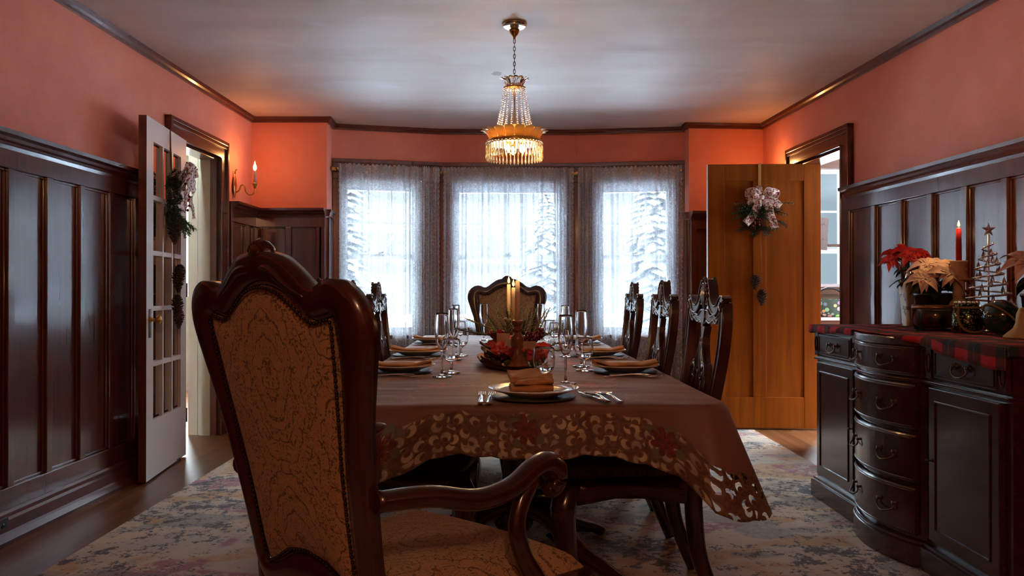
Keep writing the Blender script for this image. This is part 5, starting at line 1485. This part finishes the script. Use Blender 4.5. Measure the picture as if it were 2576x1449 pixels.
for k in range(3):
    a = 2 * PI * k / 3 - .4; mb = MB(); p = (.045 * math.cos(a), .045 * math.sin(a), zr - .040)
    mb.ball(p, .017, 12, (1, 1, 1.45)); b_ = mb.build('bulb', BULB, cl)
    mb = MB(); mb.lathe([(0, 0), (.011, 0), (.012, .03), (.009, .036), (0, .036)], (p[0], p[1], p[2] + .022), 12); mb.build('socket', BRASS, cl)
    l = bpy.data.lights.new('bulb_light', 'POINT'); l.energy = 1.0; l.color = (1, .56, .2); l.shadow_soft_size = .025
    o = bpy.data.objects.new('bulb_light', l); C.objects.link(o); o.parent = cl; o.location = (p[0] * 1.6, p[1] * 1.6, p[2] + (-.035 if k == 0 else .060))

# ------------------------------------------------------------------ wall sconces
def sconce(loc, rz, label, e):
    t = thing('wall_sconce', loc, rz, label, 'wall lamp', 'brass candle sconces flanking the bay')   # local -y is out of the wall
    mb = MB(); mb.grid(lambda u, v: (.030 * math.sin(PI * v) ** .7 * math.cos(2 * PI * u) * (1 - .35 * (v > .55) * (v - .55) / .45), -.014 + .012 * math.sin(2 * PI * u) * math.sin(PI * v), -.085 + .20 * v), 18, 14)
    mb.tube([(0, -.014, .105), (0, -.016, .125), (0, -.022, .140), (0, -.034, .140)], [.006, .005, .005, .004], 8); mb.build('backplate', BRASS, t)
    mb = MB(); mb.tube(catmull([(0, -.02, -.035), (0, -.045, -.022), (0, -.062, .018), (0, -.088, .015), (0, -.098, -.03), (0, -.125, -.055), (0, -.158, -.045), (0, -.168, -.015), (0, -.168, .005)], 5), .0052, 8); mb.build('arm', BRASS, t)
    mb = MB(); mb.lathe([(0, -.01), (.010, -.004), (.012, .012), (.020, .024), (.024, .030), (.023, .033), (.013, .032), (.013, .040), (0, .040)], (0, -.168, 0), 18); mb.build('candle_cup', BRASS, t)
    mb = MB(); mb.lathe([(0, .036), (.0115, .036), (.0115, .128), (.009, .131), (0, .131)], (0, -.168, 0), 16); mb.build('candle_sleeve', WAX, t)
    mb = MB(); mb.lathe([(0, .131), (.008, .136), (.0145, .150), (.0135, .165), (.006, .186), (.0015, .206), (0, .208)], (0, -.168, 0), 14); mb.build('bulb', SBULB, t)
    l = bpy.data.lights.new('sconce_light', 'POINT'); l.energy = e; l.color = (1, .45, .14); l.shadow_soft_size = .02
    o = bpy.data.objects.new('sconce_light', l); C.objects.link(o); o.parent = t; o.location = (0, -.168, .235)
    return t
SC_E = .72
sconce((-2.165, 6.20, 1.862), PI / 2 + .014, 'brass candle sconce on the coral wall right of the left doorway', SC_E)
sconce((2.190, 6.46, 1.862), -PI / 2 - .054, 'brass candle sconce in the right corner behind the open wooden door', SC_E)

# ------------------------------------------------------------------ swags on the doors
def swag(loc, rz, label, scale=1., flat=False):
    """local -y faces the viewer; origin at the hanging point on top of the door"""
    t = thing('door_swag', loc, rz, label, 'christmas swag', 'evergreen swags hung on the doors')
    mb = MB(); mb.box(-.011, .011, -.004, -.002, -.245, .002) if flat else mb.tube([(-.004, -.004, 0), (-.012, -.006, -.13), (-.006, -.01, -.245)], .003, 5)
    if not flat: mb.tube([(.0, -.004, 0), (.004, -.006, -.13), (.0, -.01, -.245)], .003, 5)
    mb.build('hanging_ribbon', GRIB if flat else TWINE, t)
    random.seed(5 if flat else 9); mb = MB()
    if flat:
        for k in range(70):
            a = random.uniform(PI * 1.02, PI * 1.98) if k % 3 else random.uniform(PI * .95, PI * 1.05) + (PI if random.random() < .5 else 0) * .0
            if k % 7 == 0: a = 0.05
            L_ = random.uniform(.10, .17); c = (random.uniform(-.10, .10), -.012 - random.random() * .03, -.33 + random.uniform(-.06, .03))
            needle_sprig(mb, c, (math.cos(a) * 1.0, random.uniform(-.25, -.02), math.sin(a) * .75), L_ * (1. if abs(math.cos(a)) > .5 else .85), 26, .030, .0016, -.2)
        for k in range(26):
            needle_sprig(mb, (random.uniform(-.12, .14), -.015, -.47 + random.uniform(-.03, .05)), (random.uniform(-1, 1.1), -.1, -.25), .09, 22, .03, .0016, 0)
    else:
        for k in range(80):
            z = -.28 - .30 * random.random(); needle_sprig(mb, (random.uniform(-.11, .02), -.015, z), (random.uniform(-.8, .35), random.uniform(-.9, -.1), random.uniform(-.7, .6)), .075, 22, .028, .0016, 0)
    mb.build('evergreen_foliage', NEEDLE, t)
    if not flat:
        mb = MB()
        for k in range(14): needle_sprig(mb, (.03, -.03, -.50), (random.uniform(.1, .9), random.uniform(-.6, -.2), random.uniform(-1.1, -.4)), .15, 34, .03, .0016, 0)
        mb.build('bright_green_spray', leafm('bright_needles', (.05, .14, .02), (.12, .24, .05)), t)
    for k in range(11):
        mb = MB(); mb.ball((random.uniform(-.075, .0) if flat else random.uniform(-.02, .06), -.05 if flat else -.10, -.38 - random.uniform(0, .11)), .0085, 8); mb.build('berry', BERRY, t)
    # bow: loops and tails
    def strip(P, w_, dirn=(1, 0, 0)):
        b = MB(); P = catmull(P, 6); n = len(P); rows = []
        for k, p in enumerate(P):
            d = (P[min(k + 1, n - 1)] - P[max(k - 1, 0)]).normalized(); s_ = d.cross(Vector((0, -1, 0))); s_ = s_.normalized() if s_.length > .05 else Vector((0, 0, 1))
            ww = w_ * interp([(0, .35), (.25, 1), (1, 1)], k / (n - 1))
            rows.append([b.pv(p + s_ * (ww * (j / 4 - .5)) + Vector((0, .006 * math.sin(j * 1.5 + k * .8), 0))) for j in range(5)])
        for a, c in zip(rows, rows[1:]):
            for j in range(4): b.face([a[j], a[j + 1], c[j + 1], c[j]], None, True)
        if True:
            pass
        return b
    K = Vector((0, -.045, -.262)) if flat else Vector((.01, -.105, -.285))
    for k, (a, L_) in enumerate([(PI * .86, .105), (PI * .66, .075), (PI * .20, .080), (PI * .10, .115), (PI * 1.12, .085)]):
        d = Vector((math.cos(a), 0, math.sin(a) * .9)); 
        P = [K, K + d * L_ * .55 + Vector((0, -.035, .018)), K + d * L_ + Vector((0, -.015, 0)), K + d * L_ * .92 + Vector((0, .018, -.030)), K + d * L_ * .5 + Vector((0, .012, -.03)), K]
        b = strip(P, .055); ob = b.build('bow_loop', BOWM, t); sm = ob.modifiers.new('thickness', 'SOLIDIFY'); sm.thickness = .0012
    for P in ([K, K + Vector((-.035, -.01, -.07)), K + Vector((-.055, .0, -.13)), K + Vector((-.12, -.015, -.20))], [K, K + Vector((.055, -.01, -.08)), K + Vector((.075, .004, -.15)), K + Vector((.10, -.01, -.235))], [K, K + Vector((.09, -.01, -.035)), K + Vector((.145, .0, -.07))]):
        b = strip(P, .060); ob = b.build('bow_tail', BOWM, t); sm = ob.modifiers.new('thickness', 'SOLIDIFY'); sm.thickness = .0012
    mb = MB(); mb.ball(K + Vector((0, -.012, 0)), .019, 10, (1.1, .7, 1)); mb.build('bow_knot', BOWM, t)
    # pine cones on a cord
    cones = [(-.045, -.905, .042, .062), (.005, -1.02, .040, .070)] if flat else [(.02, -.90, .040, .085), (.05, -.86, .035, .06), (.0, -1.06, .038, .08), (.03, -1.13, .034, .07), (-.055, -.61, .045, .09)]
    mb = MB(); mb.tube([(.0, -.02, -.50), (.01, -.02, -.80), (cones[1][0], -.02, cones[1][1] + .04)], .0018, 5)
    if not flat: mb.tube([(.02, -.02, -.50), (.03, -.02, -.82), (.01, -.02, -1.02)], .0018, 5)
    mb.build('twine', TWINE, t)
    for x, z, r, h in cones:
        mb = MB(); c = Vector((x, -.045, z)); mb.ball(c, r * .5, 8, (1, 1, h / r))
        for k in range(70):
            f = k / 69; a = k * 2.4; rr = r * math.sin(PI * (f * .85 + .1)) ; p = c + Vector((0, 0, h * (1 - 2 * f) * .85)); d = Vector((math.cos(a), math.sin(a), .35)).normalized()
            e = p + d * rr; s_ = Vector((-d.y, d.x, 0)) * r * .24; up_ = Vector((0, 0, .004))
            i = [mb.pv(p + s_ * .4), mb.pv(e + s_), mb.pv(e - s_), mb.pv(p - s_ * .4), mb.pv(p + s_ * .4 - up_ * 2), mb.pv(e + s_ - up_), mb.pv(e - s_ - up_), mb.pv(p - s_ * .4 - up_ * 2)]
            for q in ((0, 1, 2, 3), (7, 6, 5, 4), (0, 4, 5, 1), (1, 5, 6, 2), (2, 6, 7, 3)): mb.face([i[j] for j in q])
        mb.build('pine_cone', CONE, t)
    return t
dd = (Vector((-2.003, 4.378, 0)) - Vector((-2.092, 5.13, 0))).normalized()
swag(Vector((-2.092, 5.13, 2.027)) + dd * .36 + Vector((.004, 0, 0)), math.atan2(-dd.y, -dd.x) , 'evergreen swag with printed bow and pine cones on the white glazed door')
swag((2.352 - .462, 6.122 - .026, 2.032), -.047, 'evergreen swag with red berries and printed bow on the orange wooden door', 1., True)
mb = MB()

# ------------------------------------------------------------------ things on the sideboard
def at_side(px, d): return (px - 1288) / F * d
def pot_plant(loc, r, h, potm, label, petal_m, blooms, leaves=14, taper=.8, square=False, seedd=1, potname='pot'):
    t = thing('potted_poinsettia', loc, 0, label, 'potted plant')
    mb = MB()
    if square:
        a, b = r * .72, r
        def f(u, v):
            an = 2 * PI * u + PI / 4; q = (abs(math.cos(an)) ** 8 + abs(math.sin(an)) ** 8) ** (-1 / 8)
            rr = (a + (b - a) * v ** 2.2) * q * .82; zz = h * v + (.018 * math.cos(4 * an) * -1 if v > .98 else 0)
            return (rr * math.cos(an), rr * math.sin(an), zz)
        mb.grid(f, 48, 14); i = len(mb.v)
        for k in range(48): mb.pv(f(k / 48, 0))
        mb.face([i + k for k in range(48)][::-1])
    else: mb.lathe([(0, 0), (r * taper, 0), (r, h * .92), (r * 1.05, h * .93), (r * 1.05, h), (r * .92, h), (r * .9, h * .85), (0, h * .84)], seg=24)
    mb.build(potname, potm, t)
    random.seed(seedd); mb = MB()
    for bx, by, bz, br in blooms: mb.tube([(0, 0, h * .6), (bx * .5, by * .5, h + (bz - h) * .5), (bx, by, bz)], .003, 5)
    mb.build('stems', DLEAF, t)
    for k in range(leaves):
        a = 2 * PI * k / leaves + random.random(); mb = MB(); L_ = r * random.uniform(1.1, 1.9); z0 = h + random.uniform(.0, .10); d = Vector((math.cos(a), math.sin(a), 0)); s_ = Vector((-d.y, d.x, 0))
        mb.grid(lambda u, v: d * (r * .1 + L_ * v) + s_ * (L_ * .55 * math.sin(PI * (v * .95 + .03)) * (u - .5)) + Vector((0, 0, z0 + L_ * (.35 * v - .75 * v * v) + abs(u - .5) * L_ * .12)), 4, 7); mb.build('leaf', DLEAF, t)
    for k, (bx, by, bz, br) in enumerate(blooms):
        mb = MB(); poinsettia(mb, (bx, by, bz), br, 6, .45, (bx * 3, by * 3 - .5, .8), k + seedd * 7, 3, .27); mb.build('bloom', petal_m, t)
    return t
ST0 = ST
y_ = 3.88; x_ = at_side(2292, y_)
pot_plant((x_, y_, ST0), .058, .205, VASE, 'red poinsettia in a pale printed square vase at the far end of the sideboard', REDP, [(-.11, -.03, .315, .065), (-.03, 0, .365, .07), (.04, -.02, .35, .07), (-.05, -.07, .335, .07), (.0, .06, .37, .07), (.07, .05, .335, .065), (-.08, .03, .355, .06), (.01, -.06, .31, .06)], 9, square=True, seedd=2, potname='vase')
mb = MB(); mb.lathe([(0, .205), (.014, .212), (.021, .228), (.017, .25), (.008, .272), (0, .282)], (-.035, -.055, 0), 18); mb.build('silver_bauble', SILVER, bpy.data.objects['potted_poinsettia'])
y_ = 3.62; x_ = at_side(2352, y_)
pot_plant((x_, y_, ST0), .085, .16, BLACK, 'cream poinsettia in a dark pot behind the green glass bowl', PINKP, [(-.095, -.09, .225, .095), (.01, -.10, .245, .095), (-.03, .0, .285, .09), (.08, -.02, .275, .085), (.10, .07, .27, .08), (.04, .05, .30, .08)], 16, seedd=4)
y_ = 2.92; x_ = at_side(2625, y_)
pot_plant((x_, y_, ST0), .07, .16, BLACK, 'cream poinsettia cut off at the right edge of the picture', PINKP, [(-.06, .0, .27, .115), (.02, -.05, .26, .11), (.05, .06, .27, .1)], 10, seedd=6)
# green lined glass bowl
y_ = 3.42; x_ = at_side(2350, y_)
o = thing('glass_bowl', (x_, y_, ST0), 0, 'wide clear glass bowl with a dark green lining', 'bowl')
mb = MB(); mb.lathe([(0, 0), (.070, 0), (.078, .006), (.085, .03), (.088, .108), (.090, .110), (.086, .110), (.083, .03), (.074, .010), (0, .008)], seg=36); mb.build('bowl', CLEAR, o)
mb = MB(); mb.lathe([(0, .010), (.060, .010), (.070, .02), (.073, .085), (.070, .086), (.066, .024), (0, .016)], seg=36); mb.build('green_liner', simple('deep_green_glaze', (.006, .05, .025), .12, 0., Coat_Weight=1.), o)
mb = MB(); mb.tube([(.0865 * math.cos(2 * PI * k / 40), .0865 * math.sin(2 * PI * k / 40), .100) for k in range(41)], .008, 6, .25, cap=False); mb.build('copper_band', simple('copper_band', (.30, .14, .07), .35, .8), o)
# mercury glass jar with rope handle
y_ = 3.24; x_ = at_side(2432, y_)
o = thing('mercury_glass_jar', (x_, y_, ST0), 0, 'mottled mercury glass jar with a looped rope handle', 'jar')
mb = MB(); mb.lathe([(0, 0), (.048, 0), (.055, .008), (.058, .03), (.058, .075), (.050, .092), (.044, .098), (.044, .118), (.041, .118), (.041, .096), (0, .09)], seg=32); mb.build('jar_body', MERC, o)
mb = MB()
for k in range(14):
    a = 2 * PI * k / 14; mb.ball((.040 * math.cos(a), .040 * math.sin(a), .121), .008, 6)
mb.build('beaded_lid', SILVER, o)
mb = MB(); mb.tube([(.0465 * math.cos(2 * PI * k / 30), .0465 * math.sin(2 * PI * k / 30), .102) for k in range(31)], .005, 6, cap=False); mb.tube(catmull([(-.050, -.03, .100), (-.062, -.052, .05), (-.040, -.066, .012), (.01, -.068, .006), (.05, -.060, .035), (.060, -.045, .075), (.052, -.01, .10)], 6), .0048, 6); mb.build('rope_handle', TWINE, o)
# green glass ball
y_ = 3.11; x_ = at_side(2518, y_)
o = thing('glass_float', (x_, y_, ST0), 0, 'dark green glass ball with a tan cord across it', 'glass ball')
mb = MB(); mb.ball((0, 0, .068), .068, 32, rings=20); mb.build('ball', simple('dark_green_glass', (.006, .035, .014), .08, 0., Coat_Weight=1.), o)
mb = MB(); mb.tube([Vector((0, 0, .068)) + Matrix.Rotation(.75, 3, 'Y') @ Vector((.071 * math.cos(a), .071 * math.sin(a), 0)) for a in [2 * PI * k / 40 for k in range(41)]], .004, 6, cap=False); mb.build('cord', TWINE, o)
# wooden pillar with the red candle
y_ = 3.52; x_ = at_side(2412, y_)
mb = MB(); mb.lathe([(0, 0), (.050, 0), (.052, .012), (.040, .022), (.030, .034), (.042, .060), (.046, .090), (.036, .120), (.024, .132), (.026, .150), (.024, .205), (.030, .212), (.044, .216), (.046, .222), (.030, .228), (.028, .275), (.034, .290), (.036, .302), (.012, .302), (.012, .296), (0, .296)], seg=26); o = mb.build('pillar_candlestick', TANW); o.location = (x_, y_, ST0); tag(o, 'tall pale wooden pillar holding the red candle on the sideboard', 'candlestick')
make_candle((x_, y_, ST0 + .297), .150, 'red taper candle burning on the pale wooden pillar', REDWAX, .0125, .011, .5)
# spiral wire tree with crystal drops
y_ = 3.34; x_ = at_side(2487, y_)
o = thing('wire_tree', (x_, y_, ST0), 0, 'silver spiral wire Christmas tree hung with crystal drops, star on top', 'ornament')
mb = MB(); mb.lathe([(0, 0), (.045, 0), (.046, .004), (.01, .008), (0, .008)], seg=20); mb.tube([(0, 0, .005), (0, 0, .405)], .0035, 8); mb.build('stem', SILVER, o)
mb = MB(); P = []
for k in range(200):
    f = k / 199; a = f * 2 * PI * 6.6 + 2.6; r = .088 * (1 - f) + .016; P.append((r * math.cos(a), r * math.sin(a) * .9, .095 + .275 * f))
mb.tube(P, [.0042 - .0012 * k / 199 for k in range(200)], 6); mb.build('spiral', SILVER, o)
for k in range(30):
    p = P[min(199, int(k * 6.6))]; mb = MB(); z = p[2] - .008
    mb.tube([(p[0], p[1], p[2]), (p[0], p[1], z - .004)], .0006, 4); mb.lathe([(0, z - .040), (.006, z - .036), (.0085, z - .028), (.005, z - .014), (0, z - .004)], (p[0], p[1], 0), 6); b_ = mb.build('crystal_drop', CRYSTAL, o)
mb = MB(); c = Vector((0, 0, .425)); pts = []
for k in range(10):
    a = PI / 2 + k * PI / 5; r = .032 if k % 2 == 0 else .012; pts.append(mb.pv(c + Vector((r * math.cos(a), 0, r * math.sin(a)))))
f_, b_ = mb.pv(c + Vector((0, -.008, 0))), mb.pv(c + Vector((0, .008, 0)))
for k in range(10): mb.face([pts[k], pts[(k + 1) % 10], f_]); mb.face([pts[(k + 1) % 10], pts[k], b_])
mb.build('star', simple('antique_silver', (.50, .42, .40), .45, .3), o)
# gold cone at the right edge
y_ = 2.86; x_ = at_side(2572, y_)
mb = MB(); mb.lathe([(0, 0), (.062, 0), (.060, .008), (.030, .035), (.022, .055), (.020, .085), (.012, .105), (0, .112)], seg=28); o = mb.build('glitter_angel_skirt', GLIT); o.name = 'glitter_bell'; o.location = (x_, y_, ST0); tag(o, 'gold glitter bell shape at the near right end of the sideboard', 'ornament')

# ------------------------------------------------------------------ glimpsed in the kitchen
mb = MB(); mb.box(2.55, 3.9, 7.35, 7.93, 0, .79); o = mb.build('kitchen_cabinet', BOARDW); tag(o, 'brown wooden cabinet under the kitchen window beyond the right doorway', 'cabinet')
mb = MB(); mb.box(2.53, 3.92, 7.33, 7.93, .79, .815); o = mb.build('kitchen_worktop', COUNTER); tag(o, 'pale worktop under the kitchen window beyond the right doorway', 'worktop')
o = thing('floral_basket', (3.03, 7.62, .817), 0, 'floral fabric basket with a dark arched handle on the kitchen worktop', 'basket')
mb = MB(); mb.lathe([(0, 0), (.13, 0), (.16, .03), (.165, .16), (.160, .165), (.155, .03), (0, .01)], seg=28); mb.build('basket_body', FLORAL, o)
mb = MB(); mb.tube([(.15 * math.cos(a), 0, .14 + .13 * math.sin(a)) for a in [PI * k / 20 for k in range(21)]], .011, 8); mb.build('basket_handle', OUTLETM, o)
o = thing('wooden_sign', (3.05, 7.93, 1.47), 0, 'tall grey wooden board with writing leaning in the kitchen window', 'sign')
mb = MB(); mb.M = Matrix.Rotation(.07, 4, 'Y') @ Matrix.Rotation(-.05, 4, 'X'); mb.box(-.085, .075, -.008, .008, .0, .32); mb.build('board', simple('weathered_board', (.16, .14, .13), .8), o)
mb = MB(); mb.M = Matrix.Rotation(.07, 4, 'Y') @ Matrix.Rotation(-.05, 4, 'X')
for q_, z_ in enumerate((.25, .10)):
    mb.tube(catmull([(-.03 + .012 * k, -.010, z_ + (.018 if k % 2 else -.006) * (1 if k % 3 else .5)) for k in range(7)], 4), .0022, 5)
mb.build('painted_lettering', INK, o)
